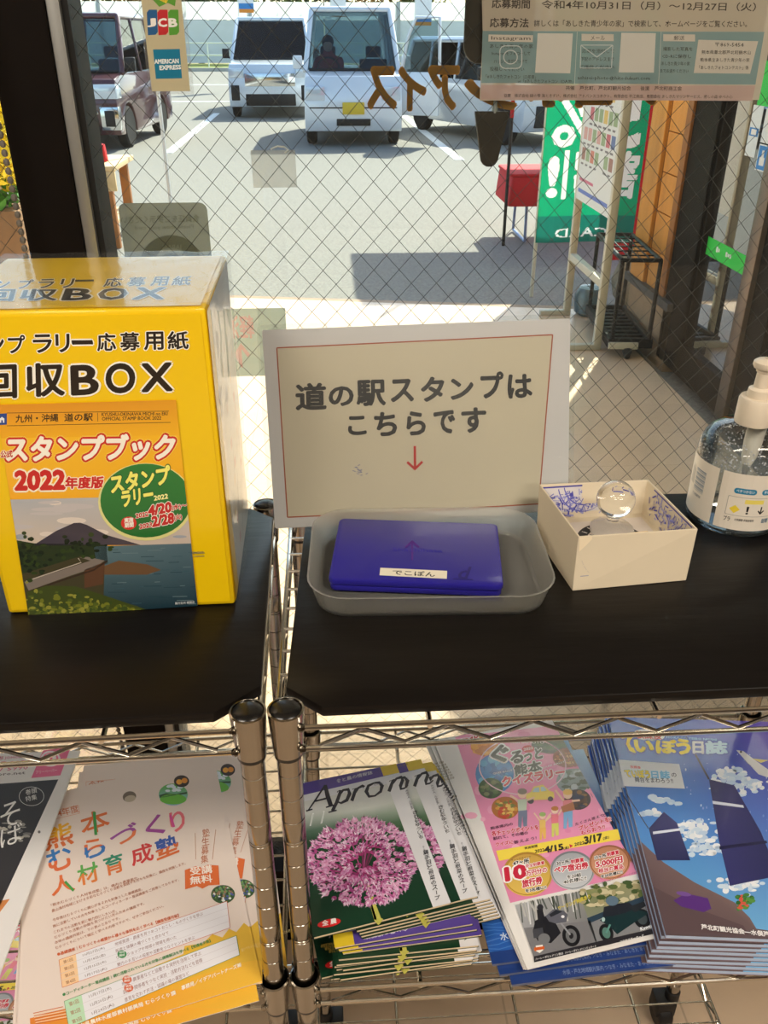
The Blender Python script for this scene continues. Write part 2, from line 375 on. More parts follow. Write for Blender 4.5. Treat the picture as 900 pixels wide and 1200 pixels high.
# glazed front
struct(MB().box((-4, .5, 1.3), (1.75, .64, 1.7)).build('wall_front', M_wall, smooth=False))
YG = .555
GX0, GX1 = -.2195, 1.60
mull = MB().box((-.3025, .535, ZF), (-.2395, .62, 1.3)).build('trim_1', M_dark, smooth=False, bevel=.002); struct(mull)
def window(nm, x0, x1, first=True):
    fr = MB(); fr.box((x0, .525, ZF), (x1, .60, ZF+.155)); fr.box((x0, .525, 1.24), (x1, .60, 1.3))
    wn = fr.build(nm, M_dark, smooth=False); struct(wn)
    side = MB(); side.box((x0-.0195, .538, ZF+.155), (x0-.006, .60, 1.24)); side.build('frame_strip', M_alu, wn, bevel=.001)
    g = MB(); g.box((x0-.0065, .545, ZF+.155), (x0+.001, .60, 1.24)); g.build('gasket', M_gask, wn, smooth=False)
    p = MB(); p.box((x0, YG-.003, ZF+.15), (x1, YG+.003, 1.25)); p.build('pane', M_glass, wn, smooth=False)
    W = MB(); sx, sz = .0306, .0335; z0, z1 = ZF+.15, 1.25; k = sz/sx; H = z1-z0; y = YG
    n0 = int((x0-H/k)/sx)-1; n1 = int((x1+H/k)/sx)+1
    for i in range(n0, n1):
        for sgn in (1, -1):
            xa = i*sx + (0 if sgn > 0 else .004)
            # x = xa + sgn*(z-z0)/k
            za, zb = z0, z1; X = lambda z: xa+sgn*(z-z0)/k
            lo, hi = (x0, x1)
            zs = [z0+(lo-xa)*k*sgn, z0+(hi-xa)*k*sgn]; zl, zh = max(z0, min(zs)), min(z1, max(zs))
            if zh-zl > .01: W.tube([(X(zl), y, zl), (X(zh), y, zh)], .00032, 4, False)
    W.build('wire_mesh', M_wire, wn)
    return wn
window('window_1', GX0, GX1)
window('window_2', -1.6, -.3025)
struct(MB().box((-4, .5, ZF), (-1.62, .62, 1.3)).build('trim_2', M_dark, smooth=False))
struct(MB().box((1.6, .5, ZF), (1.75, .64, 1.3)).build('trim_4', M_dark, smooth=False))
# unseen porch roof, its depth set to keep the sun off the shelves
struct(MB().box((-7.2, .62, 1.75), (2.3, 2.9, 1.9)).build('roof', M_white, smooth=False))
struct(MB().box((-7.2, 2.8, 1.62), (2.3, 2.92, 1.95)).build('trim_5', M_dark, smooth=False))

# side front of the building, at right angles to the window: doors, timber cladding on a stone base
XW = 1.7
struct(MB().box((XW, 3.56, ZF-.05), (XW+.2, 4.2, -.74)).build('wall_base', M_stone, smooth=False))
struct(MB().box((XW-.03, 3.55, -.74), (XW+.2, 4.23, -.70)).build('trim_6', M_sill, smooth=False, bevel=.003))
mb = MB()
for k in range(14):
    z0 = -.70+k*.185; mb.box((XW, 3.74, z0), (XW+.03+.002*(k % 2), 3.96, z0+.181))
mb.box((XW+.03, 3.68, -.7), (XW+.2, 4.2, 1.75))
cl = mb.build('wall_cladding', M_wood, smooth=False, bevel=.003); struct(cl)
struct(MB().box((XW-.015, 3.98, -.70), (XW+.02, 4.19, 1.75)).build('trim_7', M_wood, smooth=False, bevel=.004))
struct(MB().box((XW-.012, 3.67, -.70), (XW+.04, 3.735, 1.75)).build('trim_8', mat('brown_trim', (150, 92, 34), .5, var=.15, scale=9, stretch=(1, 1, .1)), smooth=False, bevel=.003))
struct(MB().box((XW+.005, 3.955, -.70), (XW+.02, 3.982, 1.75)).build('trim_9', M_woodd, smooth=False))
struct(MB().box((XW, 3.345, ZF), (XW+.1, 3.67, 1.75)).build('trim_10', M_dark, smooth=False, bevel=.003))
M_glass2 = pane_mat('door_glass', (170, 184, 178), 4.0, .02)
def glass_door(nm, y0, y1, alu_side):
    f = MB(); f.box((XW, y0, ZF), (XW+.06, y1, ZF+.15)); f.box((XW, y0, 1.1), (XW+.06, y1, 1.25)); f.box((XW, y1-.05, ZF+.15), (XW+.06, y1, 1.1)); f.box((XW+.01, y0, ZF+.15), (XW+.06, y0+.05, 1.1))
    d = f.build(nm, M_dark, smooth=False, bevel=.002); struct(d)
    MB().box((XW+.024, y0+.04, ZF+.14), (XW+.03, y1-.04, 1.11)).build('pane', M_glass2, d, smooth=False)
    if alu_side: MB().box((XW-.012, y0-.04, ZF), (XW+.05, y0+.045, 1.25)).build('door_stile', mat('brown_alu', (128, 112, 100), .4, .7, var=.04, scale=30), d, bevel=.002)
    return d
glass_door('door_1', 2.84, 3.4, True)
glass_door('door_2', 1.9, 2.68, False)
glass_door('door_3', .75, 1.9, False)
struct(MB().box((XW+.01, 2.66, ZF), (XW+.1, 2.80, 1.25)).build('trim_11', M_dark, smooth=False))
struct(MB().box((XW, .64, 1.25), (XW+.1, 3.4, 1.75)).build('trim_12', M_dark, smooth=False))
# dim room behind those doors
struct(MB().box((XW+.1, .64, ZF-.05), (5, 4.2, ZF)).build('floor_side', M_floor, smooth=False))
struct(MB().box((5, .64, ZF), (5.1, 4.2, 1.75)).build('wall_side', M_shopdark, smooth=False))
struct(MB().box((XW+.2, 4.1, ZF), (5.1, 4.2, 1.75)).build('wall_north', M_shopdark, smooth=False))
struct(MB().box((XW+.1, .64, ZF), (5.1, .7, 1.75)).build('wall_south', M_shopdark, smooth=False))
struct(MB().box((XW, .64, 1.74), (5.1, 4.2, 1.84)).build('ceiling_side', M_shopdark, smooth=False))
def sticker(nm, label, M_face, corners, th=.0006, cat='sticker', n=(-1, 0, 0), holes=None):
    mb = MB(); n = Vector(n); c = [Vector(p) for p in corners]; k = len(c)
    mb.add([p for p in c]+[p+n*th for p in c], [tuple(range(k)), tuple(range(2*k-1, k-1, -1))]+[(i, (i+1) % k, k+(i+1) % k, k+i) for i in range(k)])
    return tag(mb.build(nm, M_face, smooth=False), label, cat)
M_green = mat('green_film', (36, 205, 70), .5, var=.05, scale=6)
XD = XW-.0002+.024-.0003
for (y0, z0, y1, z1, lb) in ((3.35, -.338, 2.89, -.415, 'wide green band stuck low across the glass of the entrance door'),
                            (3.12, .36, 2.89, .205, 'green film patch high on the entrance door glass beside the poster'),
                            (2.63, -.338, 1.95, -.415, 'green band stuck on the second door glass nearest the window')):
    t = tag(MB().box((XD-.0006, y1, z1), (XD, y0, z0)).build('door_band', M_green, smooth=False), lb, 'sticker')
    if z0 < 0 and y0 > 3:
        g = MB()
        for yy, h in ((3.24, .012), (3.22, .007), (3.14, .010), (3.10, .008), (3.12, .006)): g.box((XD-.0012, yy-.015, -.372-h), (XD-.0006, yy, -.372+h))
        g.build('lettering', M_white, t, smooth=False)
def door_label(y0, y1, z0, z1, label, cols, mark):
    t = MB(); t.box((XD-.0006, y0, z0), (XD, y1, z1)); o = tag(t.build('door_notice', mat('pale_film', (226, 232, 234), .5, var=.03), smooth=False, bevel=.0002), label, 'sticker')
    m2 = mat('blue_film', (40, 130, 205), .5, var=.03); b = MB()
    for a, c in cols: b.box((XD-.001, y0+.006, a), (XD-.0006, y1-.006, c))
    b.build('blue_panel', m2, o, smooth=False)
    g = MB(); ym = (y0+y1)/2; w_ = (y1-y0)
    for a, c, wd in mark:
        g.box((XD-.0014, ym-w_*wd/2, a), (XD-.001, ym+w_*wd/2, c))
    g.build('pictogram', M_white, o, smooth=False)
door_label(3.055, 3.145, .02, .205, 'tall pale notice with a blue stripe on the door glass', [(.095, .125)], [(.10, .12, .5)])
door_label(2.935, 3.03, .08, .20, 'small white round symbol notice on the door glass', [], [(.12, .16, .3)])
door_label(2.94, 3.03, -.02, .075, 'blue notice with a white pointing hand on door glass', [(-.015, .07)], [(.0, .03, .45), (.03, .055, .2)])
# ================================================================== things outside
M_tyre = mat('tyre_rubber', (26, 26, 27), .85, var=.1); M_rim = mat('alloy_rim', (168, 170, 174), .3, .9, var=.04)
M_carglass = pane_mat('car_glass', (206, 218, 222), 1.0)
M_lampc = mat('headlamp_lens', (214, 222, 230), .12, .2, var=.05, scale=60, coat=1)
M_chrome = mat('bright_chrome', (210, 212, 214), .12, 1, var=.02)
M_blackpl = mat('black_plastic', (22, 22, 24), .5, var=.1)
M_seat = mat('seat_cloth', (52, 50, 52), .9, var=.1); M_plate_y = mat('yellow_plate', (232, 196, 60), .5, var=.03); M_plate_w = mat('white_plate', (230, 232, 230), .5, var=.02)
def paint(nm, rgb): return mat(nm, rgb, .28, .15, var=.02, scale=3, coat=1)
def van(label, M, rgb, W, L, H, style, hood=.45, belt=.98, group=None, plate=None, slope=.55):
    """local frame: front bumper at y=0 facing -y, x across, z up from the ground"""
    P = paint('paint_'+style, rgb); t = thing('car' if style == 'saloon' else 'van', label, 'car', M=M, group=group); hw = W/2
    clear = .17; lower = [(0.04, .30), (0, .42), (0, .62), (.05, .80), (.10, belt-.06), (hood, belt+.02), (L-.05, belt+.02), (L, belt-.1), (L, .40), (L-.1, clear+.03), (.18, clear+.03), (.06, clear+.08)]
    # body below the belt, with wheel arches
    wr = .29; fy, ry = .62, L-.72
    mb = MB()
    prof = []
    def arch(cy): return [(cy+wr*1.16*cos(a), .29+wr*1.16*sin(a)) for a in [RAD(-14+208*i/10) for i in range(11)]]
    low = [(0.05, .22), (0, .40), (0, .64), (.05, .82), (.12, belt-.05), (hood, belt+.02), (L-.04, belt+.02), (L, belt-.1), (L, .40), (L-.08, .22)]
    poly = low + [p for p in arch(ry)] + [p for p in arch(fy)]
    n = len(poly); V = []
    xs = [(-1, .985), (-.8, 1.0)]
    for sx in (-1, 1):
        for y, z in poly: V.append((sx*hw*(1 if z < .75 else 1-.04*(z-.75)/.3), y, z))
    F = [tuple(range(n)), tuple(range(2*n-1, n-1, -1))]+[(i, (i+1) % n, n+(i+1) % n, n+i) for i in range(n)]
    mb.add(V, F)
    # roof, pillars
    tw = hw-.13; ya = hood+.02; yr0 = hood+slope; yr1 = L-.22; zr = H-.05; bx = hw*.985
    mb.prism([(-tw, yr0), (tw, yr0), (tw, yr1), (-tw, yr1)], zr-.03, H, taper=.93)
    def bar(a, b, w_): mb.tube([a, b], w_, 6)
    for sx in (-1, 1):
        bar((sx*bx*.98, ya, belt), (sx*tw*.98, yr0, zr), .045); bar((sx*bx*.97, L-.05, belt), (sx*tw*.97, yr1, zr), .06)
        bar((sx*tw*.98, yr0, zr-.01), (sx*tw*.98, yr1, zr-.01), .04)
        for yy in (ya+(L-ya)*.36, ya+(L-ya)*.66): bar((sx*bx*.97, yy+.05, belt), (sx*tw*.985, yy+.1, zr), .035)
    bar((-tw, yr0, zr), (tw, yr0, zr), .045); bar((-tw, yr1, zr), (tw, yr1, zr), .05)
    mb.build('body', P, t, bevel=.018, segs=2)
    def quad(nm, pts, m, th=.006):
        q = MB(); c = [Vector(p) for p in pts]; nn = (c[1]-c[0]).cross(c[2]-c[0]).normalized()*th; k = len(c)
        q.add([p-nn/2 for p in c]+[p+nn/2 for p in c], [tuple(range(k)), tuple(range(2*k-1, k-1, -1))]+[(i, (i+1) % k, k+(i+1) % k, k+i) for i in range(k)])
        return q.build(nm, m, t, smooth=False)
    quad('windshield', [(-bx*.96, ya, belt+.03), (bx*.96, ya, belt+.03), (tw*.96, yr0-.01, zr-.01), (-tw*.96, yr0-.01, zr-.01)], M_carglass)
    quad('rear_window', [(bx*.93, L-.05, belt+.03), (-bx*.93, L-.05, belt+.03), (-tw*.93, yr1, zr-.03), (tw*.93, yr1, zr-.03)], M_carglass)
    for sx in (-1, 1): quad('side_window', [(sx*bx*.985, ya+.1, belt+.02), (sx*bx*.985, L-.1, belt+.02), (sx*tw*.995, yr1, zr-.03), (sx*tw*.995, yr0+.05, zr-.03)], M_carglass)
    cw = MB(); cw.tube([(-bx*.9, ya-.03, belt+.03), (bx*.9, ya-.03, belt+.03)], .025, 6); cw.build('wiper_cowl', M_blackpl, t)
    for y in (fy, ry):
        for sx in (-1, 1):
            X = Matrix.Translation((sx*(hw-.085), y, wr)) @ Matrix.Rotation(pi/2*sx, 4, 'Y')
            wv = MB().lathe([(.17, -.08), (wr-.03, -.085), (wr, -.06), (wr, .05), (wr-.03, .075), (.19, .07)], 28, X).build('wheel', M_tyre, t)
            r = MB(); r.lathe([(.001, .045), (.05, .05), (.06, .035), (.17, .04), (.195, .068), (.195, .03)], 28, X)
            for k in range(5):
                A = X @ Matrix.Rotation(2*pi*k/5, 4, 'Z'); r.box((.03, -.025, .035), (.18, .025, .062), A)
            r.build('hub', M_rim, wv)
    for sx in (-1, 1):
        m_ = MB(); m_.ball((sx*(hw+.09), ya+.12, belt+.10), 10, 1, 1, 1); m_.v = []; m_.f = []; m_.m = []
        m_.box((sx*(hw+.09)-.07, ya+.05, belt+.04), (sx*(hw+.09)+.07, ya+.13, belt+.22)); m_.tube([(sx*hw*.97, ya+.12, belt+.02), (sx*(hw+.06), ya+.1, belt+.08)], .025, 6)
        m_.build('mirror', M_blackpl if style != 'kei' else P, t, bevel=.02)
    # nose
    def front_box(nm, x0, x1, z0, z1, m, dep=.03, y=-.004, bev=.008, sub=None): return MB().box((x0, y-dep+.03, z0), (x1, y+.06, z1)).build(nm, m, sub or t, bevel=bev)
    if style == 'custom':
        gr = front_box('grille', -hw*.55, hw*.55, .62, .86, M_blackpl)
        for zz in (.66, .75, .85): front_box('grille_bar', -hw*.58, hw*.58, zz-.018, zz+.018, M_chrome, .05, sub=gr)
        front_box('lower_grille', -hw*.6, hw*.6, .24, .44, M_blackpl); front_box('bumper_bar', -hw*.62, hw*.62, .50, .54, M_chrome, .045)
        for sx in (-1, 1):
            q = MB(); q.prism([(sx*hw*.5, -.03), (sx*hw*1.014, -.012), (sx*hw*1.014, .26), (sx*hw*.95, .12), (sx*hw*.5, .1)], .70, .89)
            q.build('headlight', M_lampc, t, bevel=.01)
            q = MB(); q.prism([(sx*hw*.66, -.035), (sx*hw*1.014, -.02), (sx*hw*1.014, .13), (sx*hw*.9, .1), (sx*hw*.66, .08)], .29, .60)
            fg = q.build('fog_light_surround', M_chrome, t, bevel=.008)
            front_box('fog_light', sx*hw*.84-.07, sx*hw*.84+.07, .34, .55, M_blackpl, .072, sub=fg)
    elif style == 'minivan':
        front_box('grille', -hw*.6, hw*.6, .60, .84, M_chrome, .04); front_box('lower_grille', -hw*.6, hw*.6, .24, .46, M_blackpl)
        for sx in (-1, 1):
            front_box('headlight', min(sx*hw*.62, sx*hw*.98), max(sx*hw*.62, sx*hw*.98), .76, .92, M_lampc, .02); front_box('fog_light', min(sx*hw*.74, sx*hw*.94), max(sx*hw*.74, sx*hw*.94), .34, .62, M_blackpl, .035)
    elif style == 'kei':
        front_box('grille', -hw*.35, hw*.35, .30, .40, M_blackpl); front_box('bumper_groove', -hw*.9, hw*.9, .54, .56, M_blackpl, .032)
        for sx in (-1, 1): front_box('headlight', min(sx*hw*.58, sx*hw*.97), max(sx*hw*.58, sx*hw*.97), .62, .84, M_lampc, .025)
    else:
        front_box('grille', -hw*.75, hw*.75, .28, .58, M_blackpl, .04)
        for sx in (-1, 1): front_box('headlight', min(sx*hw*.6, sx*hw*.99), max(sx*hw*.6, sx*hw*.99), .58, .72, M_lampc, .03)
    if plate: front_box('number_plate', -.165, .165, .46, .625, plate, .06)
    for sx in (-1, 1):
        st = MB(); st.box((sx*.36-.22, ya+.75, .75), (sx*.36+.22, ya+.9, 1.18)); st.box((sx*.36-.12, ya+.78, 1.2), (sx*.36+.12, ya+.86, 1.36)); st.box((sx*.36-.22, ya+.3, .68), (sx*.36+.22, ya+.8, .78))
        st.build('seat', M_seat, t, bevel=.03)
    sw = MB(); sw.tube([(-.36+.17*cos(a), ya+.27+.04*sin(a), 1.05+.16*sin(a)) for a in [2*pi*i/16 for i in range(17)]], .014, 6); sw.build('steering_wheel', M_blackpl, t)
    return t
def at_g(x, y, yaw): return Matrix.Translation((x, y, ZG)) @ Matrix.Rotation(RAD(yaw), 4, 'Z')
v1 = van('maroon boxy van with chrome nose parked by the dark mullion', at_g(-3.72, 13.35, -4), (84, 42, 48), 1.475, 3.4, 1.80, 'custom', hood=.55, belt=1.0)
v2 = van('white van with blank nose parked beside the maroon van, set furthest back', at_g(-1.12, 19.1, 0), (232, 238, 244), 1.70, 4.6, 1.86, 'minivan', hood=.75, belt=1.05, slope=.75)
v3 = van('white van with yellow plate, driver seated inside and side door open', at_g(.43, 13.75, 0), (236, 240, 244), 1.475, 3.4, 1.90, 'kei', hood=.36, belt=1.02, plate=M_plate_y)
v4 = van('silver white car half hidden behind the glass poster and green banner', at_g(3.75, 13.7, 22), (206, 214, 224), 1.70, 4.1, 1.5, 'saloon', hood=1.0, belt=.86, slope=.75)
# open door of the white van (hinged at the front edge, swung out)
P = paint('paint_kei', (236, 240, 244))
D = Matrix.Translation((.74, .42, 0)) @ Matrix.Rotation(RAD(-22), 4, 'Z')
dm = MB(); dm.prism([(0, .42), (.62, .42), (.62, 1.02), (0, 1.02)], -.03, .03, D @ Matrix.Rotation(pi/2, 4, 'X'))
dm.tube([D @ Vector((.0, 0, 1.0)), D @ Vector((.12, 0, 1.5)), D @ Vector((.24, 0, 1.74)), D @ Vector((.6, 0, 1.74)), D @ Vector((.62, 0, 1.0))], .028, 6)
do = dm.build('side_door', P, v3, bevel=.01)
g = MB(); g.prism([(.05, 1.02), (.58, 1.02), (.57, 1.72), (.25, 1.72), (.14, 1.5)], -.004, .004, D @ Matrix.Rotation(pi/2, 4, 'X')); g.build('door_window', M_carglass, do, smooth=False)
# the driver
def driver():
    J = {'pel': (0, 0, .80), 'che': (0, .03, 1.12), 'nec': (0, .02, 1.27), 'hea': (0, 0, 1.36), 'top': (0, 0, 1.47)}
    vs = [(0, 0, .80), (0, .03, 1.0), (0, .03, 1.14), (0, .02, 1.26), (0, 0, 1.36), (0, -.01, 1.46)]; ed = [(0, 1), (1, 2), (2, 3), (3, 4), (4, 5)]; rad = [.14, .13, .15, .055, .085, .07]
    for s_ in (-1, 1):
        b = len(vs); vs += [(s_*.17, .03, 1.16), (s_*.23, -.12, .98), (s_*.16, -.32, 1.03), (s_*.13, -.38, 1.05)]; ed += [(2, b), (b, b+1), (b+1, b+2), (b+2, b+3)]; rad += [.06, .048, .04, .045]
        b = len(vs); vs += [(s_*.09, -.1, .78), (s_*.12, -.42, .80), (s_*.12, -.5, .5)]; ed += [(0, b), (b, b+1), (b+1, b+2)]; rad += [.09, .075, .055]
    me = bpy.data.meshes.new('person'); me.from_pydata(vs, ed, []); o = link('person', me)
    sm = o.modifiers.new('skin', 'SKIN'); o.modifiers.new('sub', 'SUBSURF').render_levels = 2
    for i, r in enumerate(rad): me.skin_vertices[0].data[i].radius = (r, r)
    me.skin_vertices[0].data[0].use_root = True
    me.materials.append(mat('red_jacket', (170, 52, 52), .8, var=.1))
    tag(o, 'person in red sitting at the wheel of the white van', 'person')
    h = MB(); h.ball((0, .02, 1.42), .098, 12, 1, 1.05, 1.0); h.v = [p for p in h.v]; hair = h.build('hair', mat('dark_hair', (30, 24, 22), .7, var=.1), o)
    f = MB(); f.ball((0, -.035, 1.365), .075, 12, .95, .8, 1.2); f.box((-.012, -.105, 1.345), (.012, -.08, 1.375)); f.build('face', mat('skin_tone', (206, 160, 132), .6, var=.04), o)
    return o
dr = driver(); dr.matrix_world = at_g(.43-.36, 13.75+.36+.72, 0)

# far barrier, railing, trees
M_bar = mat('pale_panel', (228, 228, 232), .6, var=.05, scale=2); M_barw = mat('white_panel', (244, 245, 246), .5, var=.03, scale=2)
_n = M_barw.node_tree.nodes; _t = _n.new('ShaderNodeBsdfTranslucent'); _t.inputs[0].default_value = (.9, .92, .93, 1); _x = _n.new('ShaderNodeMixShader'); _x.inputs[0].default_value = .5
M_barw.node_tree.links.new(_n['Principled BSDF'].outputs[0], _x.inputs[1]); M_barw.node_tree.links.new(_t.outputs[0], _x.inputs[2]); M_barw.node_tree.links.new(_x.outputs[0], _n['Material Output'].inputs[0])
t = thing('sound_barrier', 'long pale sound barrier wall beyond the parking lot', 'barrier', (0, 53, ZG+.121))
mb = MB()
for k in range(26): mb.box((-52+k*4, 0, .1), (-48.05+k*4, .12, 2.15))
mb.build('grey_panels', M_bar, t, smooth=False)
mb = MB()
for k in range(26): mb.add([(-52+k*4, 0, 2.17), (-48.05+k*4, 0, 2.17), (-48.05+k*4, .06, 3.0), (-52+k*4, .06, 3.0)], [(0, 1, 2, 3)])
mb.build('white_top_panels', M_barw, t, smooth=False)
for k in range(14):
    MB().box((-52.06+k*8, -.1, 0), (-51.9+k*8, .2, 3.05)).build('post', mat('steel_post', (178, 182, 186), .5, .5), t, smooth=False)
t = thing('guard_rail', 'white pipe railing in front of the sound barrier', 'railing', (0, 49.5, ZG+.121))
for z in (.55, 1.1): MB().tube([(-50, 0, z), (50, 0, z)], .045, 6).build('rail', M_white, t)
for k in range(40): MB().tube([(-40+k*2, 0, 0), (-40+k*2, 0, 1.12)], .04, 6).build('post', M_white, t)
M_leaf = [mat('leaf_dark', (58, 78, 34), .8, var=.3, scale=2), mat('leaf_mid', (92, 104, 44), .8, var=.3, scale=2), mat('leaf_autumn', (150, 112, 54), .8, var=.3, scale=2)]
M_bark = mat('bark', (86, 66, 48), .9, var=.2)
def crown(mb, c, r, n, leaf, rnd, sz=1):
    for _ in range(n):
        d = Vector((rnd.gauss(0, 1), rnd.gauss(0, 1), rnd.gauss(0, 1))).normalized()*r*(rnd.random()**.35); p = Vector(c)+Vector((d.x, d.y, d.z*sz))
        a = Vector((rnd.uniform(-1, 1), rnd.uniform(-1, 1), rnd.uniform(-1, 1))).normalized(); b = a.cross(Vector((rnd.uniform(-1, 1), rnd.uniform(-1, 1), .3))).normalized()
        L = leaf*rnd.uniform(.6, 1.3); mb.cur = 0; mb.add([p-a*L, p+b*L*.45, p+a*L, p-b*L*.45], [(0, 1, 2, 3)])
names = ['broad green tree behind the barrier, above the maroon van', 'olive green tree behind the barrier, above the card plaque', 'brownish autumn tree behind the barrier, left of the white vans', 'dark green tree behind the barrier, above the left white van',
         'mid green tree behind the barrier, between the two white vans', 'dull green tree behind the barrier, above the van with the driver', 'dark tree behind the barrier, above the open van door', 'brown tinged tree behind the barrier, beside the dark lolly shaped cut-out', 'green tree behind the barrier, hidden behind the poster']
rnd = random.Random(3)
for i, nm in enumerate(names):
    x = -15.5+i*2.6+rnd.uniform(-.4, .4); y = 57+rnd.uniform(-1, 1.5)
    t = thing('tree', nm, 'tree', (x, y, ZG), group='trees behind the barrier')
    MB().tube([(0, 0, 0), (.1, 0, 2), (0, .1, 3.6)], [.2, .16, .1], 7).build('trunk', M_bark, t)
    mb = MB()
    for k in range(6): crown(mb, (rnd.uniform(-1.3, 1.3), rnd.uniform(-.8, .8), rnd.uniform(2.8, 5.6)), rnd.uniform(1.0, 1.7), 150, .2, rnd)
    mb.build('crown', M_leaf[(0, 1, 2, 0, 1, 1, 0, 2, 1)[i]], t, smooth=False)
t = thing('bush', 'small round green bush in front of the white railing', 'bush', tuple(atz(235, 71, ZG+.12)))
mb = MB(); crown(mb, (0, 0, .9), .85, 320, .14, rnd); mb.build('foliage', M_leaf[1], t, smooth=False)
MB().tube([(0, 0, 0), (.02, 0, .7)], [.05, .03], 6).build('stem', M_bark, t)
def nobori(u, y, label, v_bot, wd=.45, stripes=((250, 250, 250), (60, 140, 210), (240, 150, 60))):
    p = aty(u, v_bot, y); t = thing('banner', label, 'banner', (p.x, y, ZG), group='small banners far across the lot')
    MB().tube([(-wd/2-.02, 0, 0), (-wd/2-.02, 0, p.z-ZG+1.9)], .014, 6).build('pole', M_white, t)
    z0 = p.z-ZG
    for nm, a, b, c in (('cloth', .25, 1.8, stripes[0]), ('cloth_band', .1, .25, stripes[1]), ('cloth_hem', 0, .1, stripes[2])):
        MB().box((-wd/2, -.004, z0+a), (wd/2, .004, z0+b)).build(nm, mat('cloth_%d_%d_%d' % c, c, .8, var=.05), t, smooth=False)
nobori(289, 30, 'small white banner standing behind the left white van', 15); nobori(397, 30, 'small white banner behind the white van with the driver', 20); nobori(496, 30, 'small white banner behind the open van door', 30, .5)

# thin pole of a banner behind the card plaque
p = atz(203, 264, ZG); t = thing('banner_pole', 'thin white pole standing on the asphalt below the card plaque', 'pole', (p.x, p.y, ZG))
MB().tube([(0, 0, .04), (0, 0, 2.6)], .016, 8).build('pole', M_white, t)
MB().lathe([(.13, 0), (.13, .05), (.04, .09), (.022, .1)], 16).build('base_weight', mat('grey_plastic', (150, 152, 154), .6), t)
# sunlit timber stall table at the left, with crates of fruit
M_pale = mat('pale_timber', (226, 196, 150), .6, var=.12, scale=10, stretch=(1, .2, 1)); M_red = mat('red_cloth', (206, 26, 36), .75, var=.06, scale=12, bump=.3, bscale=20)
t = thing('stall_table', 'sunlit pale timber stall table left of the parked maroon van', 'table', (-2.60, 7.0, ZG))
MB().box((-1.0, -.4, .58), (1.0, .35, .62)).build('table_top', M_pale, t, bevel=.004)
MB().box((-1.0, -.41, .44), (1.0, -.38, .58)).build('front_board', M_pale, t, bevel=.004)
MB().box((-.95, -.35, .18), (.95, .3, .21)).build('lower_shelf', M_pale, t, bevel=.004)
for x in (-.92, .92):
    for y in (-.34, .28): MB().box((x-.035, y-.03, 0), (x+.035, y+.03, .58)).build('leg', mat('brown_timber', (164, 108, 62), .6, var=.12, scale=10), t, bevel=.003)
def crate(x, y, label, col, nm, n):
    c = thing('crate', 'shallow wooden crate '+label, 'crate', (x, y, ZG+.62))
    MB().box((-.2, -.15, 0), (.2, .15, .012)).build('bottom', M_pale, c)
    for s_ in (-1, 1):
        MB().box((-.2, s_*.15-.006, .0), (.2, s_*.15+.006, .1)).build('side', M_pale, c); MB().box((s_*.2-.006, -.15, 0), (s_*.2+.006, .15, .1)).build('side', M_pale, c)
    m = mat(nm, col, .5, var=.08, bump=.2, bscale=60); k = 0; proto = None
    for i in range(4):
        for j in range(3):
            loc = (x-.14+i*.092, y-.095+j*.092, ZG+.632+.044)
            if not proto:
                proto = MB().ball((0, 0, 0), .044, 14, 1, 1, .9).build('fruit', m); tag(proto, n, 'fruit', 'fruit in the '+label); f = proto
            else: f = dup(proto)
            f.location = loc
crate(-2.35, 7.0, 'of yellow citrus at the end of the stall table', (240, 200, 40), 'yellow_citrus', 'round yellow citrus fruit in the stall crate')
crate(-2.8, 7.0, 'of orange citrus in the middle of the stall table', (236, 140, 40), 'orange_citrus', 'round orange citrus fruit in the stall crate')
t = thing('bag', 'small red bag standing on the sunlit stall table end', 'bag', (-1.80, 6.9, ZG+.62)); q = MB(); q.prism(rrect(-.09, -.05, .09, .05, .03), 0, .13, taper=.9); q.build('body', M_red, t, bevel=.01); MB().tube([(-.05, 0, .12), (-.04, 0, .18), (.04, 0, .18), (.05, 0, .12)], .006, 6).build('handle', M_red, t)
# bright yellow flower tub by the left pane
M_yel = mat('yellow_petal', (252, 226, 60), .6, var=.1, scale=12); M_grn = mat('leaf_green', (84, 150, 60), .7, var=.2, scale=8)
t = thing('planter', 'wooden planter of yellow flowers outside the left pane', 'planter', (-1.98, 5.0, ZG+.05))
MB().box((-.3, -.2, 0), (.22, .2, .55)).build('wooden_box', mat('weathered_board', (150, 116, 84), .7, var=.15, scale=12, stretch=(1, 1, .15)), t, bevel=.006)
mb = MB(); crown(mb, (-.04, 0, .60), .25, 200, .045, rnd, .5); mb.build('leaves', M_grn, t, smooth=False)
mb = MB(); crown(mb, (.02, -.03, .92), .34, 1200, .05, rnd, .9); mb.build('flowers', M_yel, t, smooth=False)
# roller blind chain inside the left pane
mb = MB()
rr = random.Random(1)
for k in range(215):
    z = -.95+k*.0090; mb.ball((aty(12, 229, .515).x+.004*sin(z*7), .515, z), .0036, 7, 1, 1, 1.15)
c = mb.build('bead_chain', mat('chain_plastic', (112, 106, 98), .5, var=.1)); tag(c, 'hanging bead chain of a blind beside the dark mullion', 'chain')

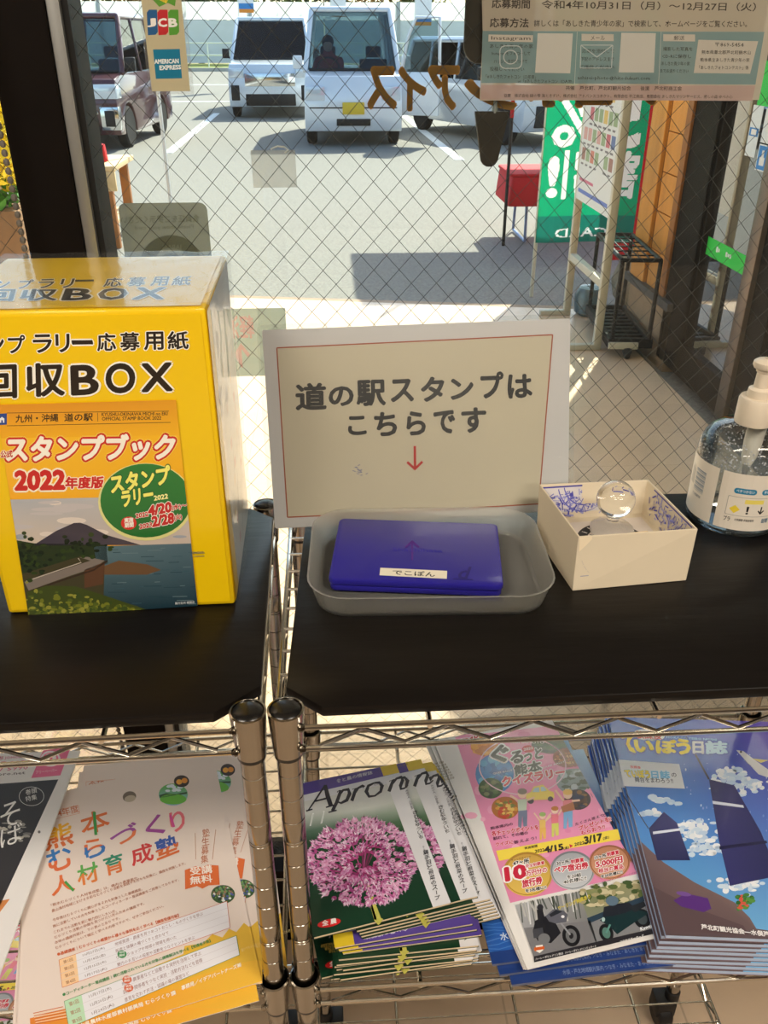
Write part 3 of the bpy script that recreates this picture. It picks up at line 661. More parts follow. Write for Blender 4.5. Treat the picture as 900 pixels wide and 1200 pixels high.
# green sale banner seen from behind
M_cloth = mat('dummy_cloth', (200, 200, 200))
def dyed(s, W, H, c, base, puts):
    # one thin layer in small cells, dyed cell by cell, so that daylight comes through the letters too
    nx, ny = int(W/c), int(H/c); dye = [[base(i*c, j*c) for i in range(nx)] for j in range(ny)]
    for tx, x, y, w_, h, bold, wh in puts:
        vs, fs = glyphs(tx, bold, 2); x0, y0, x1, y1 = txt_bounds(tx)
        P_ = [((x+w_*(1-(p[0]-x0)/(x1-x0)))/c, (y+h*(p[1]-y0)/(y1-y0))/c) for p in vs]
        for f in fs:
            for k in range(1, len(f)-1):
                (ax, ay), (bx_, by_), (cx, cy) = P_[f[0]], P_[f[k]], P_[f[k+1]]; d = (by_-cy)*(ax-cx)+(cx-bx_)*(ay-cy)
                if abs(d) < 1e-9: continue
                for j in range(max(0, int(min(ay, by_, cy))), min(ny-1, int(max(ay, by_, cy)))+1):
                    for i in range(max(0, int(min(ax, bx_, cx))), min(nx-1, int(max(ax, bx_, cx)))+1):
                        u = ((by_-cy)*(i+.5-cx)+(cx-bx_)*(j+.5-cy))/d; v = ((cy-ay)*(i+.5-cx)+(ax-cx)*(j+.5-cy))/d
                        if u >= -.02 and v >= -.02 and u+v <= 1.02: dye[j][i] = wh
    for j in range(ny):
        i = 0
        while i < nx:
            k = i
            while k < nx and dye[j][k] == dye[j][i] and k-i < 10: k += 1
            s.raw([(i*c, j*c), (k*c, j*c), (k*c, (j+1)*c), (i*c, (j+1)*c)], dye[j][i]); i = k
    return s
def back_banner():
    wh = (246, 248, 244); s = Sheet((1.33, 5.0, -.70), (1, 0, 0), (0, 0, 1))
    dyed(s, .62, 1.78, .0052, lambda x, y: (14, 120, 104) if y < .16 else (0, 168, 118), [('CARD', .12, .03, .34, .055, .015, wh), ('!', .05, .28, .045, .22, .04, wh), ('引', .14, .27, .19, .26, .03, wh), ('割', .37, .27, .22, .26, .03, wh), ('%', .05, .56, .29, .27, .015, wh), ('5', .39, .56, .18, .32, .03, wh)])  # darker foot of the cloth: shade put into the dye colour
    s.bend = lambda x, y: .016*sin(x*11+.6+y*1.5)
    return s
def s_px(s, x, y):
    # sheet point -> the photo point it is seen at (so that text() can use it)
    p = s.o+s.ex*x+s.ey*y-CAM; return (450+FPX*p.dot(_r2)/p.dot(_f), 600-FPX*p.dot(_u2)/p.dot(_f))
_oz = Sheet.z
s = back_banner(); t = thing('sale_banner', 'green sale banner with large white characters outside the window', 'banner', M=Matrix.Translation((1.33, 5.0, ZG)))
b = s.build('cloth', print_mat('banner_cloth', .8, transl=.45), t); b.matrix_local = t.matrix_world.inverted() @ s.F
MB().tube([(.012, .03, 0), (.012, .03, 2.25), (.62, .03, 2.25)], .013, 8).build('pole', mat('ivory_pole', (220, 214, 196), .5), t)
t = thing('red_banner', 'narrow red banner beside the timber clad wall', 'banner', (2.18, 5.5, ZG))
mb = MB()
for k in range(12):
    z0, z1 = .12+k*.16, .12+(k+1)*.16; mb.add([(-.2, .02*sin(k), z0), (.25, .02*sin(k+1), z0), (.25, .02*sin(k+2), z1), (-.2, .02*sin(k+1), z1)], [(0, 1, 2, 3)])
mb.build('cloth', mat('red_banner_cloth', (226, 24, 44), .8, var=.06, scale=8), t)
MB().tube([(.27, 0, 0), (.27, 0, 2.3)], .013, 8).build('pole', M_blackpl, t)
# red cloth table; canopy roof added out of view to shade the asphalt
t = thing('cloth_table', 'folding table under a red cloth behind the green banner', 'table', (2.25, 6.9, ZG))
mb = MB(); mb.prism(rrect(-.78, -.3, .7, .3, .03), .52, .545); mb.prism(rrect(-.79, -.31, .71, .31, .03), .30, .52, taper=.97)
mb.build('red_cover', M_red, t, bevel=.01)
for x in (-.62, .55):
    MB().tube([(x, -.22, .3), (x, -.25, .02), (x, .25, .02), (x, .22, .3)], .012, 8).build('leg_frame', mat('blue_grey_tube', (140, 160, 200), .35, .6), t)
t = thing('canopy', 'thin dark pole with a red top, under an unseen canopy added for its shadow', 'canopy', (1.44, 6.58, ZG))
for x, y in ((0, 0), (2.9, 0), (2.9, 1.75)):
    MB().tube([(x, y, 0), (x, y, .95)], .013, 8).build('pole', M_blackpl, t); MB().tube([(x, y, .95), (x, y, 2.35)], .015, 8).build('pole_sleeve', M_red, t)
mb = MB(); mb.prism([(-.1, .25), (3.0, .25), (3.0, 1.95), (-.1, 1.95)], 2.33, 2.36); mb.prism([(-.1, .25), (3.0, .25), (3.0, 1.95), (-.1, 1.95)], 2.36, 2.9, taper=.1); mb.build('shadow_roof', M_red, t, smooth=False)

# white display stand with a poster, standing edge-on
M_ivory = mat('ivory_frame', (214, 206, 184), .45, var=.04, scale=20)
t = thing('poster_stand', 'ivory framed poster stand on the porch in front of the cart', 'stand', (1.42, 0, ZF))
for y in (3.79, 4.43): MB().box((-.02, y-.018, 0), (.02, y+.018, 1.9)).build('upright', M_ivory, t, bevel=.004)
for y in (3.79, 4.43): MB().box((-.16, y-.02, .0), (.021, y+.02, .03)).build('foot', M_ivory, t, bevel=.005)
MB().box((-.018, 3.8, .32), (.018, 4.42, .36)).build('lower_rail', M_ivory, t, bevel=.003)
s = Sheet((1.40, 4.415, ZF+.66), (0, -1, 0), (0, 0, 1)); s.raw([(0, 0), (.61, 0), (.61, 1.2), (0, 1.2)], (232, 230, 224)); s.up()
rr = random.Random(5); pal = [(214, 120, 90), (200, 90, 100), (230, 190, 90), (150, 170, 120), (90, 110, 160), (160, 100, 80), (220, 160, 150)]
for i in range(7):
    for j in range(10):
        x, y = .03+i*.082, .18+j*.1
        if rr.random() < .86:
            s.raw([(x, y+.025), (x+.066, y+.025), (x+.066, y+.085), (x, y+.085)], rr.choice(pal)); s.raw([(x, y), (x+rr.uniform(.03, .066), y), (x+.05, y+.01), (x, y+.01)], (110, 100, 100))
s.raw([(.03, .04), (.58, .04), (.58, .06), (.03, .06)], (70, 100, 190)); s.raw([(.03, .1), (.3, .1), (.3, .115), (.03, .115)], (210, 80, 120))
b = s.build('poster', print_mat('poster_print', .3), t); b.matrix_local = Matrix.Translation((-1.42, 0, -ZF)) @ s.F
MB().box((-.010, 3.8, .655), (.006, 4.42, 1.87)).build('backing', M_white, t, smooth=False)
# black wire cart
M_blk = mat('black_steel', (30, 30, 32), .45, .4, var=.1)
t = thing('wheeled_cart', 'black wire cart with a slatted tray on castors by the timber wall', 'cart', (1.435, 3.66, ZF), RAD(-5))
CW, CL = .205, .62
for x in (.02, CW):
    for y in (0, CL): MB().tube([(x, y, .07), (x, y, .49)], .011, 8).build('upright', M_blk, t)
mb = MB()
for z in (.49,):
    mb.tube([(.02, 0, z), (CW, 0, z)], .011, 6); mb.tube([(.02, CL, z), (CW, CL, z)], .011, 6); mb.tube([(.02, 0, z), (.02, CL, z)], .011, 6); mb.tube([(CW, 0, z), (CW, CL, z)], .011, 6)
for k in range(1, 6): mb.tube([(.02, CL*k/6, .49), (CW, CL*k/6, .49)], .004, 6)
for k in range(1, 4): mb.tube([(.02+.185*k/4, 0, .49), (.02+.185*k/4, CL, .49)], .004, 6)
mb.build('top_rack', M_blk, t)
mb = MB(); mb.box((.02, 0, .06), (CW, CL, .075))
for k in range(9): mb.box((.03, .03+k*.065, .075), (CW-.01, .065+k*.065, .085))
for a, b in (((.0, -.012, .05), (CW+.02, .012, .10)), ((.0, CL-.012, .05), (CW+.02, CL+.012, .1)), ((.0, 0, .05), (.024, CL, .1)), ((CW-.004, 0, .05), (CW+.02, CL, .1))): mb.box(a, b)
mb.build('tray', M_blk, t, bevel=.002)
MB().box((0, -.03, .05), (.15, -.012, .085)).build('front_strip', M_ivory, t, bevel=.004)
for x, y in ((.10, -.02), (.05, CL), (CW, CL-.02)):
    wv = MB(); wv.lathe([(.002, -.012), (.026, -.012), (.03, -.008), (.03, .008), (.026, .012), (.002, .012)], 18, Matrix.Translation((x, y, .03)) @ Matrix.Rotation(pi/2, 4, 'Y')); wv.box((x-.02, y-.012, .028), (x+.02, y+.02, .056)); wv.build('castor', M_blackpl, t)
# rough stone and a glass float behind the cart
t = MB(); t.ball((0, 0, .16), .17, 16, .8, .7, 1.15); rr = random.Random(9); t.v = [(x*(1+rr.uniform(-.12, .12)), y*(1+rr.uniform(-.12, .12)), max(-.03, z*(1+rr.uniform(-.08, .08)))) for x, y, z in t.v]
o = t.build('boulder', mat('grey_rock', (150, 138, 120), .9, var=.25, scale=10, bump=.6), smooth=False); o.location = (1.86, 4.55, ZF); tag(o, 'rough grey boulder beside the stone wall base', 'rock')
t = MB(); t.lathe([(.06, 0), (.085, .02), (.09, .12), (.07, .16), (.06, .16)], 18); o = t.build('glazed_pot', mat('blue_glaze', (96, 120, 132), .25, var=.1, coat=.5)); o.location = (1.55, 4.43, ZF); tag(o, 'small blue grey pot at the foot of the poster stand', 'pot')
# red basket behind the door glass
t = thing('basket', 'red shopping basket behind the dark door glass', 'basket', (2.15, 2.2, ZF))
mb = MB(); mb.prism(rrect(-.17, -.22, .17, .22, .05), .30, .50, taper=1.12); mb.build('body', mat('red_plastic', (196, 30, 44), .4, var=.04), t, bevel=.004)
for z in (.335, .37, .405, .44):
    mb = MB(); mb.prism(rrect(-.182, -.232, .182, .232, .05), z, z+.012, taper=1.01); mb.build('rib', mat('red_plastic', (196, 30, 44)), t)
MB().tube([(-.18, 0, .48), (-.1, 0, .58), (.1, 0, .58), (.18, 0, .48)], .008, 8).build('handle', M_blackpl, t)
MB().box((-.16, -.2, 0), (.16, .2, .30)).build('basket_stand', M_blk, t, bevel=.01)
# ================================================================== wire shelving
M_post = mat('satin_chrome', (158, 152, 142), .18, 1, var=.03, scale=60, stretch=(1, 1, .05))
M_wirec = mat('plated_wire', (206, 202, 192), .22, 1, var=.04, scale=80)
M_cap = mat('black_cap', (16, 16, 17), .25, var=.05, spec=.6)
M_board = mat('dark_oak_sheet', (15, 12, 11), .36, spec=.3, var=.22, scale=22, stretch=(.18, 1, 1), bump=.25, bscale=60)
M_boarde = mat('board_edge', (18, 14, 12), .5, var=.1)
D, ZS, ZW = .3216, -.3245, -.0125
def wire_shelf(t, z, W, levels_mat=True):
    f = MB(); r = .0021; zt, zb = z+ZW, z+ZW-.021
    def side(a, b, n):
        a = Vector(a); b = Vector(b); f.tube([(a.x, a.y, zt), (b.x, b.y, zt)], r, 8); f.tube([(a.x, a.y, zb), (b.x, b.y, zb)], r, 8)
        pts = []
        for i in range(n*2+1):
            q = a+(b-a)*(.03+.94*i/(n*2)); pts.append((q.x, q.y, zt-.003 if i % 2 else zb+.003))
        for i in range(n*2): f.tube([pts[i], pts[i+1]], .0015, 6)
    e = .007
    side((.008, -e), (W-.008, -e), int(W/.066)); side((.008, D+e), (W-.008, D+e), int(W/.066)); side((-e, .008), (-e, D-.008), 5); side((W+e, .008), (W+e, D-.008), 5)
    s = f.build('wire_shelf', M_wirec, t)
    m = MB()
    for k in range(10): y = .0225+.0305*k; m.tube([(-e, y, zt+.0008), (W+e, y, zt+.0008)], .0014, 6)
    for x in (W*.19, W*.5, W*.81): m.tube([(x, -e, zt-.004), (x, D+e, zt-.004)], .0022, 6)
    m.build('wire_mat', M_wirec, s)
    for x in (0, W):
        for y in (0, D):
            c = MB(); c.lathe([(.0113, -.0405), (.0116, -.041), (.0138, -.0005), (.0139, 0), (.0124, .0006), (.0120, 0), (.0112, -.02), (.0112, -.0405)], 28, Matrix.Translation((x, y, z)))
            sx, sy = (1 if x == 0 else -1), (1 if y == 0 else -1)
            for zz in (zt, zb): c.ball((x+sx*.0115, y-sy*.0075, zz), .0034, 8); c.ball((x-sx*.0065, y+sy*.0115, zz), .0034, 8)
            so_ = c.build('corner_sleeve', M_post, s)
            MB().lathe([(.0098, -.0445), (.0112, -.0445), (.0114, -.0405), (.0098, -.0405)], 24, Matrix.Translation((x, y, z))).build('black_collar', M_cap, s)
def shelf_unit(name, label, W, M):
    t = thing(name, label, 'shelf unit', M=M)
    for z in (0, ZS, -.80): wire_shelf(t, z, W)
    zb = ZF+.075
    for x in (0, W):
        for y in (0, D):
            pr = [(.0090, zb)]; z = zb+.01; k = 0
            z = -.0620-.0254*34
            while z < -.006:
                if z > zb+.01: pr += [(.0095, z-.0007), (.00905, z-.0002), (.00905, z+.0002), (.0095, z+.0007)]
                if k % 5 == 1 and z > zb+.01: pr += [(.0095, z+.0024), (.00912, z+.0028), (.0095, z+.0034)]
                z += .0254; k += 1
            pr += [(.0095, -.003)]
            p = MB().lathe(pr, 24, Matrix.Translation((x, y, 0))).build('post', M_post, t)
            MB().lathe([(.0118, -.004), (.0118, -.0005), (.0105, .0009), (.006, .0020), (.0005, .0023)], 24, Matrix.Translation((x, y, 0))).build('post_cap', M_cap, p)
            c = MB(); q_ = 1 if x == 0 else -1; c.lathe([(.006, -.013), (.021, -.013), (.025, -.009), (.025, .009), (.021, .013), (.006, .013)], 22, Matrix.Translation((x+.012*q_, y, ZF+.025)) @ Matrix.Rotation(pi/2, 4, 'Y'))
            c.box((x+.012*q_-.016, y-.016, ZF+.03), (x+.012*q_+.016, y+.016, ZF+.062)); c.tube([(x, y, ZF+.055), (x, y, zb+.004)], .012, 10)
            c.build('caster', M_blackpl, t, bevel=.002)
    return t
UR = Matrix.Identity(4); WR = .567
UL = Matrix.Translation((-.028-.0, 0, -.0005)) @ Matrix.Rotation(RAD(1.1), 4, 'Z') @ Matrix.Translation((-WR, 0, 0))
shelf_unit('wire_shelving', 'chrome wire shelving unit holding the stamp tray and the magazines', WR, UR)
shelf_unit('wire_shelving', 'chrome wire shelving unit standing left, under the yellow collection box', WR, UL)
def board(pts, label):
    mb = MB(); mb.prism(pts, -.0098, 0); o = mb.build('shelf_board', M_board, bevel=.0013); return tag(o, label, 'shelf board')
board([(.0275, .0006), (.545, .0036), (.5665, .026), (.5665, .296), (.544, .3205), (.036, .3205), (.0095, .296), (-.0008, .0249)], 'dark wood board with clipped corners under tray and small carton')
board([(-.0531, -.0010), (-.572, -.0115), (-.594, .012), (-.599, .283), (-.580, .306), (-.050, .3135), (-.0245, .291), (-.0200, .0272)], 'dark wood board with clipped corners under the yellow box')

# ================================================================== on the boards
# --- yellow collection box
M_yell = mat('yellow_wrap', (246, 206, 6), .35, var=.03, scale=14, coat=.5, bump=.15, bscale=22)
M_film = pane_mat('clear_film', (252, 252, 252), .35, .03)
BO = Vector((-.2439, .1332, .0006)); bx = Vector((.1946, .0028, 0)).normalized(); by = Vector((-bx.y, bx.x, 0))
BM = Matrix(((bx.x, by.x, 0, BO.x), (bx.y, by.y, 0, BO.y), (0, 0, 1, BO.z), (0, 0, 0, 1)))
BW, BD, BH = .1946, .171, .2635
t = thing('collection_box', 'yellow wrapped collection box with a stamp book poster on front', 'box', M=BM)
mb = MB(); nx, nz = 8, 8
mb.box((0, 0, 0), (BW, BD, BH)); body = mb.build('carton', M_yell, t, bevel=.003)
PR_gloss = print_mat('glossy_print', .3, .5); PR_mat = print_mat('matt_print', .55); PR_lam = print_mat('laminated_print', .35, .3)
K = (28, 22, 16)
s = Sheet(BO-by*.0006, bx, (0, 0, 1)).z(2.727, (0, 290))
ylw = (246, 206, 6); wht = (250, 246, 236)
s.raw([(.004, .004), (BW-.004, .004), (BW-.004, BH-.004), (.004, BH-.004)], ylw); s.quad = [(.001, .001), (BW-.001, .001), (BW-.001, BH-.001), (.001, BH-.001)]; s.up()
o_ = [(.075, (255, 255, 246))]
for ch, a, b, tp in (('ス', -175, -130, 0), ('タ', -118, -72, 0), ('ン', -40, 12, 280), ('プ', 28, 80, 278), ('ラ', 108, 165, 276), ('リ', 180, 222, 274), ('ー', 232, 296, 296), ('応', 312, 370, 266), ('募', 386, 446, 264), ('用', 462, 522, 262), ('紙', 538, 602, 258)):
    if ch in 'スタ': continue
    y = 331-(a+b)/2*.0245+8; h = 56 if ch != 'ー' else 10
    s.text(ch, (a, y if ch != 'ー' else y-24), (b, y-1.2 if ch != 'ー' else y-25), (a-2, (y if ch != 'ー' else y-24)-h), K, .026, 4, outline=o_)
for ch, a, b in (('回', -45, 52), ('収', 88, 205), ('B', 232, 312), ('O', 342, 430), ('X', 455, 550)):
    y = 482-(a+b)/2*.045; h = 102 if ch in '回収' else (90 if ch != 'X' else 86)
    s.text(ch, (a, y), (b, y-4), (a-3, y-h), K, .032 if ch in '回収' else .03, 5, outline=[(.075, (255, 255, 246))])
o = s.build('front_wrap', PR_gloss, t); o.matrix_local = BM.inverted() @ s.F
# top face lettering
s = Sheet(BO+Vector((0, 0, BH+.0006)), bx, by).z(2.727, (0, 290))
s.raw([(.004, .004), (BW-.004, .004), (BW-.004, BD-.004), (.004, BD-.004)], ylw); s.up()
for ch, a, b in (('ン', -20, 25), ('プ', 55, 100), ('ラ', 118, 168), ('リ', 190, 230), ('応', 330, 385), ('募', 405, 460), ('用', 480, 532), ('紙', 548, 605)):
    y = 133-(a+b)/2*.02; s.text(ch, (a, y), (b, y-1), (a+10, y-28), K, .02, outline=[(.06, (255, 255, 246))])
s.poly([(240, 104), (300, 103), (300, 109), (240, 110)], K)
for ch, a, b in (('回', -60, 38), ('収', 62, 178), ('B', 200, 285), ('O', 310, 400), ('X', 425, 520)):
    y = 172-(a+b)/2*.012; s.text(ch, (a, y), (b, y-1), (a+14, y-36), K, .03, outline=[(.07, (255, 255, 246))])
o = s.build('top_wrap', PR_gloss, t); o.matrix_local = BM.inverted() @ s.F
# side face: white film with faint marks
s = Sheet(BO+bx*(BW+.0006), by, (0, 0, 1)); s.raw([(.002, .002), (.03, .002), (.022, BH-.003), (.002, BH-.003)], ylw); s.raw([(.03, .002), (BD-.003, .002), (BD-.003, BH-.003), (.022, BH-.003)], (214, 214, 204)); s.up()
rr = random.Random(4)
for k in range(16):
    y = .02+.012*k; x = .05+.09*rr.random(); s.raw([(x, y), (x+.012, y), (x+.012, y+.009), (x, y+.009)], rr.choice([(212, 160, 150), (206, 190, 176), (220, 200, 160)]))
o = s.build('side_wrap', PR_gloss, t); o.matrix_local = BM.inverted() @ s.F
# crumpled clear wrap over top and side
mb = MB(); n = 14; rr = random.Random(8)
g = [[Vector((-.001+BW*1.02*i/n, -.0005+(BD+.003)*j/n, BH+.0022+.0022*rr.random())) for i in range(n+1)] for j in range(n+1)]
mb.add([p for r in g for p in r], [(j*(n+1)+i, j*(n+1)+i+1, (j+1)*(n+1)+i+1, (j+1)*(n+1)+i) for i in range(n) for j in range(n)])
g = [[Vector((BW+.0022+.0022*rr.random(), -.0005+(BD+.003)*j/n, .001+(BH+.002)*i/n)) for i in range(n+1)] for j in range(n+1)]
mb.add([p for r in g for p in r], [(j*(n+1)+i, j*(n+1)+i+1, (j+1)*(n+1)+i+1, (j+1)*(n+1)+i) for i in range(n) for j in range(n)])
mb.build('clear_wrap', M_film, t)
# stamp book poster on the front
s = Sheet(BO-by*.0016, bx, (0, 0, 1)).z(2.727, (0, 290))
TL, TR, BR, BL = (-14, 503), (562, 487), (632, 1145), (92, 1180)
s.page([BL, BR, TR, TL], (240, 170, 30))
s.poly([(-14, 503), (562, 487), (575, 600), (-2, 610)], [(226, 150, 40), (228, 160, 36), (246, 186, 30), (244, 180, 30)], True); s.poly([(-2, 610), (575, 600), (612, 940), (30, 800)], [(250, 196, 40), (248, 190, 30), (244, 170, 20), (250, 180, 40)], True)
s.up()
s.line((22, 529), (540, 523), 1.6, K); s.line((22, 570), (545, 559), 1.6, K)
s.poly([(-10, 532), (22, 530), (22, 566), (-10, 568)], (30, 70, 150)); s.up(); s.poly([(-2, 560), (-2, 548), (6, 541), (14, 547), (14, 560), (9, 560), (9, 552), (4, 552), (4, 560)], (240, 244, 250))
s.text('九州・沖縄', (50, 560), (186, 556), (50, 535), K, .02); s.text('道の駅', (206, 556), (296, 554), (206, 531), K, .02); s.line((312, 528), (313, 556), 1.5, K)
s.text('KYUSHU-OKINAWA MICHI no EKI', (325, 539), (535, 536), (325, 528), K, .015); s.text('OFFICIAL STAMP BOOK 2022', (326, 553), (515, 550), (326, 542), K, .015)
s.text('スタンプブック', (22, 684), (552, 676), (22, 604), (255, 252, 240), .05, outline=[(.17, (250, 214, 90)), (.13, (206, 40, 32))]); s.text('公式', (2, 672), (40, 670), (2, 650), (190, 40, 30), .04, outline=[(.12, (250, 240, 220))])
s.text('2022', (50, 774), (205, 771), (50, 716), (206, 34, 34), .06, outline=[(.13, (255, 246, 225))]); s.text('年度版', (210, 770), (330, 768), (210, 734), (206, 34, 34), .05, outline=[(.12, (255, 246, 225))])
# picture: sky, mountain, sea, road, trees
s.poly([(12, 806), (605, 792), (615, 950), (30, 950)], [(176, 182, 190), (196, 196, 198), (206, 190, 176), (214, 200, 184)], True); s.up()
rr = random.Random(2)
for k in range(26):
    x, y = rr.uniform(20, 600), rr.uniform(812, 930); s.ell((x, y), rr.uniform(20, 70), rr.uniform(4, 11), rr.choice([(160, 168, 180), (226, 216, 206), (196, 192, 194)]), n=12, clip=True); s.lay += .1
s.up()
s.poly([(105, 952), (180, 905), (236, 880), (256, 879), (278, 886), (340, 918), (450, 950)], [(66, 62, 76), (62, 58, 72), (54, 50, 66), (54, 50, 66), (56, 54, 68), (66, 62, 74), (84, 76, 84)], True)
s.poly([(24, 930), (110, 945), (340, 950), (345, 1010), (60, 1060)], (44, 58, 34), True)
s.poly([(300, 955), (614, 945), (634, 1146), (330, 1165)], [(96, 124, 134), (86, 112, 124), (22, 52, 66), (18, 48, 60)], True); s.up()
for k in range(40):
    x, y = rr.uniform(340, 620), rr.uniform(960, 1140); s.line((x, y), (x+rr.uniform(15, 60), y-1), 2, rr.choice([(60, 92, 104), (110, 132, 138), (34, 66, 78)])); s.lay += .05
s.poly([(300, 1030), (380, 1000), (470, 1012), (515, 1030), (470, 1045), (330, 1045)], (112, 84, 58), True)
s.poly([(52, 1080), (60, 1046), (180, 1010), (260, 985), (335, 1000), (330, 1160), (90, 1180)], (70, 66, 44), True); s.up()
s.poly([(78, 1068), (200, 1030), (290, 1000), (255, 990), (280, 988), (335, 1000), (300, 1024), (220, 1050), (92, 1096)], (132, 122, 114), True); s.poly([(270, 1030), (335, 1004), (330, 1075), (270, 1088)], (96, 66, 46), True); s.up()
s.stroke([(90, 1100), (220, 1056), (300, 1030), (344, 1000)], [5, 5, 5, 4], (60, 44, 34)); s.stroke([(84, 1066), (190, 1030), (260, 1006), (250, 992)], [3]*4, (196, 186, 172)); s.up()
s.poly([(86, 1100), (150, 1080), (240, 1082), (330, 1110), (480, 1160), (420, 1170), (92, 1182)], (66, 78, 30), True); s.up()
for k in range(420):
    if k < 90: x, y = rr.gauss(75, 36), rr.gauss(990, 28)
    elif k < 130: x, y = rr.gauss(265, 40), rr.gauss(958, 18)
    else: x, y = rr.uniform(85, 470), 1178-abs(rr.gauss(0, 1))*38*(1-(rr.random()*.3))
    if k >= 130 and y < 1180-(470-x)*.26-15: continue
    c = rr.choice([(34, 50, 28), (52, 70, 32), (24, 38, 24)] if k < 130 else [(120, 126, 40), (86, 100, 36), (150, 150, 60), (60, 78, 34)])
    s.ell((x, y), rr.uniform(4, 11), rr.uniform(3, 8), c, n=8, clip=True); s.lay += .02
s.up(2)
s.ell((466, 812), 152, 124, (228, 224, 150), n=40, clip=True); s.up(); s.ell((466, 808), 145, 118, (34, 128, 56), (28, 112, 48), n=40, clip=True); s.up()
yo = [(.1, (20, 92, 44))]
s.text('スタンプ', (358, 784), (545, 752), (352, 728), (250, 246, 120), .05, outline=yo); s.text('ラリー', (392, 828), (490, 812), (388, 780), (250, 246, 120), .05, outline=yo); s.text('2022', (493, 808), (537, 801), (492, 793), (255, 250, 170), .04)
s.ell((412, 880), 25, 21, (214, 44, 40)); s.up(); s.text('実施', (398, 879), (426, 876), (398, 864), wht, .04); s.text('期間', (399, 895), (427, 892), (399, 880), wht, .04)
ro = [(.11, (250, 250, 240))]
s.text('2022', (435, 864), (474, 857), (434, 850), (200, 36, 36), .05, outline=ro); s.text('4/20', (476, 857), (548, 843), (474, 826), (200, 36, 36), .06, outline=ro); s.text('(水)～', (550, 841), (598, 832), (548, 822), (200, 36, 36), .05, outline=ro)
s.text('2023', (447, 898), (486, 891), (446, 884), (200, 36, 36), .05, outline=ro); s.text('2/28', (488, 891), (556, 878), (486, 860), (200, 36, 36), .06, outline=ro); s.text('(火)', (558, 874), (582, 869), (556, 854), (200, 36, 36), .05, outline=ro)
s.text('観光名所 開聞岳', (560, 1140), (622, 1136), (560, 1132), (214, 220, 222), .01, 1)
o = s.build('front_poster', PR_gloss, t); o.matrix_local = BM.inverted() @ s.F

# --- laminated direction sign
SBL, SBR, STL = Vector((-.0255, .2555, .0015)), Vector((.2855, .2780, .0015)), Vector((-.0308, .3135, .1974))
s = Sheet(SBL, SBR-SBL, STL-SBL).z(2.143, (280, 340)); SW, SH = .3135, .2045
t = thing('laminated_sign', 'laminated paper sign with two lines of writing above a red arrow', 'sign', M=Matrix.Identity(4))
s.raw(rrect(.005, .005, SW-.005, SH-.005, .002, 2), (226, 224, 224)); s.up()
q = [(122, 570), (752, 536), (787, 112), (95, 145)]
s.poly(q, (222, 213, 190)); s.up()
for i in range(4): s.line(q[i], q[(i+1) % 4], 3.2, (176, 84, 50))
s.up()
for ch, a, b, top, bot in (('道', 145, 218, 236, 300), ('の', 228, 286, 244, 290), ('駅', 297, 366, 228, 289), ('ス', 382, 436, 226, 279), ('タ', 458, 513, 220, 278), ('ン', 532, 586, 224, 273), ('プ', 608, 662, 208, 270), ('は', 676, 734, 214, 270)):
    s.text(ch, (a, bot), (b, bot-2.4), (a-2, top), (30, 32, 34), .038, 3)
for ch, a, b, top, bot in (('こ', 276, 318, 318, 362), ('ち', 342, 394, 308, 364), ('ら', 422, 466, 306, 362), ('で', 490, 540, 304, 358), ('す', 560, 618, 297, 356)):
    s.text(ch, (a, bot), (b, bot-2), (a-2, top), (30, 32, 34), .038, 3)
s.line((440, 390), (440.5, 444), 6, (204, 52, 48)); s.line((421, 430), (442, 449), 6, (204, 52, 48)); s.line((459, 429), (438.5, 449), 6, (204, 52, 48))
for k in range(14):
    x, y = 300+rr.gauss(0, 9), 448+rr.gauss(0, 7); s.line((x, y), (x+rr.uniform(3, 9), y+rr.uniform(-4, 4)), 1.6, (120, 126, 170))
s.bend = lambda x, y: .004*sin(pi*x/SW)
cut = [(0, [SW*i/12 for i in range(1, 12)])]
o = s.build('printed_paper', PR_lam, t, cuts=cut); o.matrix_local = s.F.copy()
f = Sheet(SBL+s.n*.0011, SBR-SBL, STL-SBL); f.raw(rrect(0, 0, SW, SH, .006), (255, 255, 255)); f.bend = s.bend; o = f.build('laminate_film', pane_mat('laminate', (246, 248, 248), .8, .06), t, cuts=cut); o.matrix_local = f.F.copy()

# --- plastic tray
M_tray = mat('frosted_plastic', (236, 236, 230), .38, var=.02, scale=30, trans=.85, ior=1.12)
t = thing('plastic_tray', 'shallow frosted plastic tray holding the blue ink pad', 'tray', (.1245, .1880, 0), RAD(-2))
def shell(x0, y0, x1, y1, r, h, th, fl):
    mb = MB(); L = [(0, 0, r), (0, 0, r)]; rings = []
    def ring(off, z): return [(x, y, z) for x, y in rrect(x0-off, y0-off, x1+off, y1+off, r+off, 7)]
    R_ = [ring(-.003, 0), ring(0, .0025), ring(fl, h-.0015), ring(fl+.002, h), ring(fl+.0005, h+.0004), ring(fl-th, h-.002), ring(-th, .004), ring(-.004-th, th+.0006)]
    n = len(R_[0]); vs = [p for r_ in R_ for p in r_]
    fs = [(i*n+k, i*n+(k+1) % n, (i+1)*n+(k+1) % n, (i+1)*n+k) for i in range(len(R_)-1) for k in range(n)]+[tuple(range(n-1, -1, -1)), tuple((len(R_)-1)*n+k for k in range(n))]
    mb.add(vs, fs); return mb
shell(-.1005, -.080, .1005, .061, .028, .0255, .0012, .006).build('tray_body', M_tray, t)

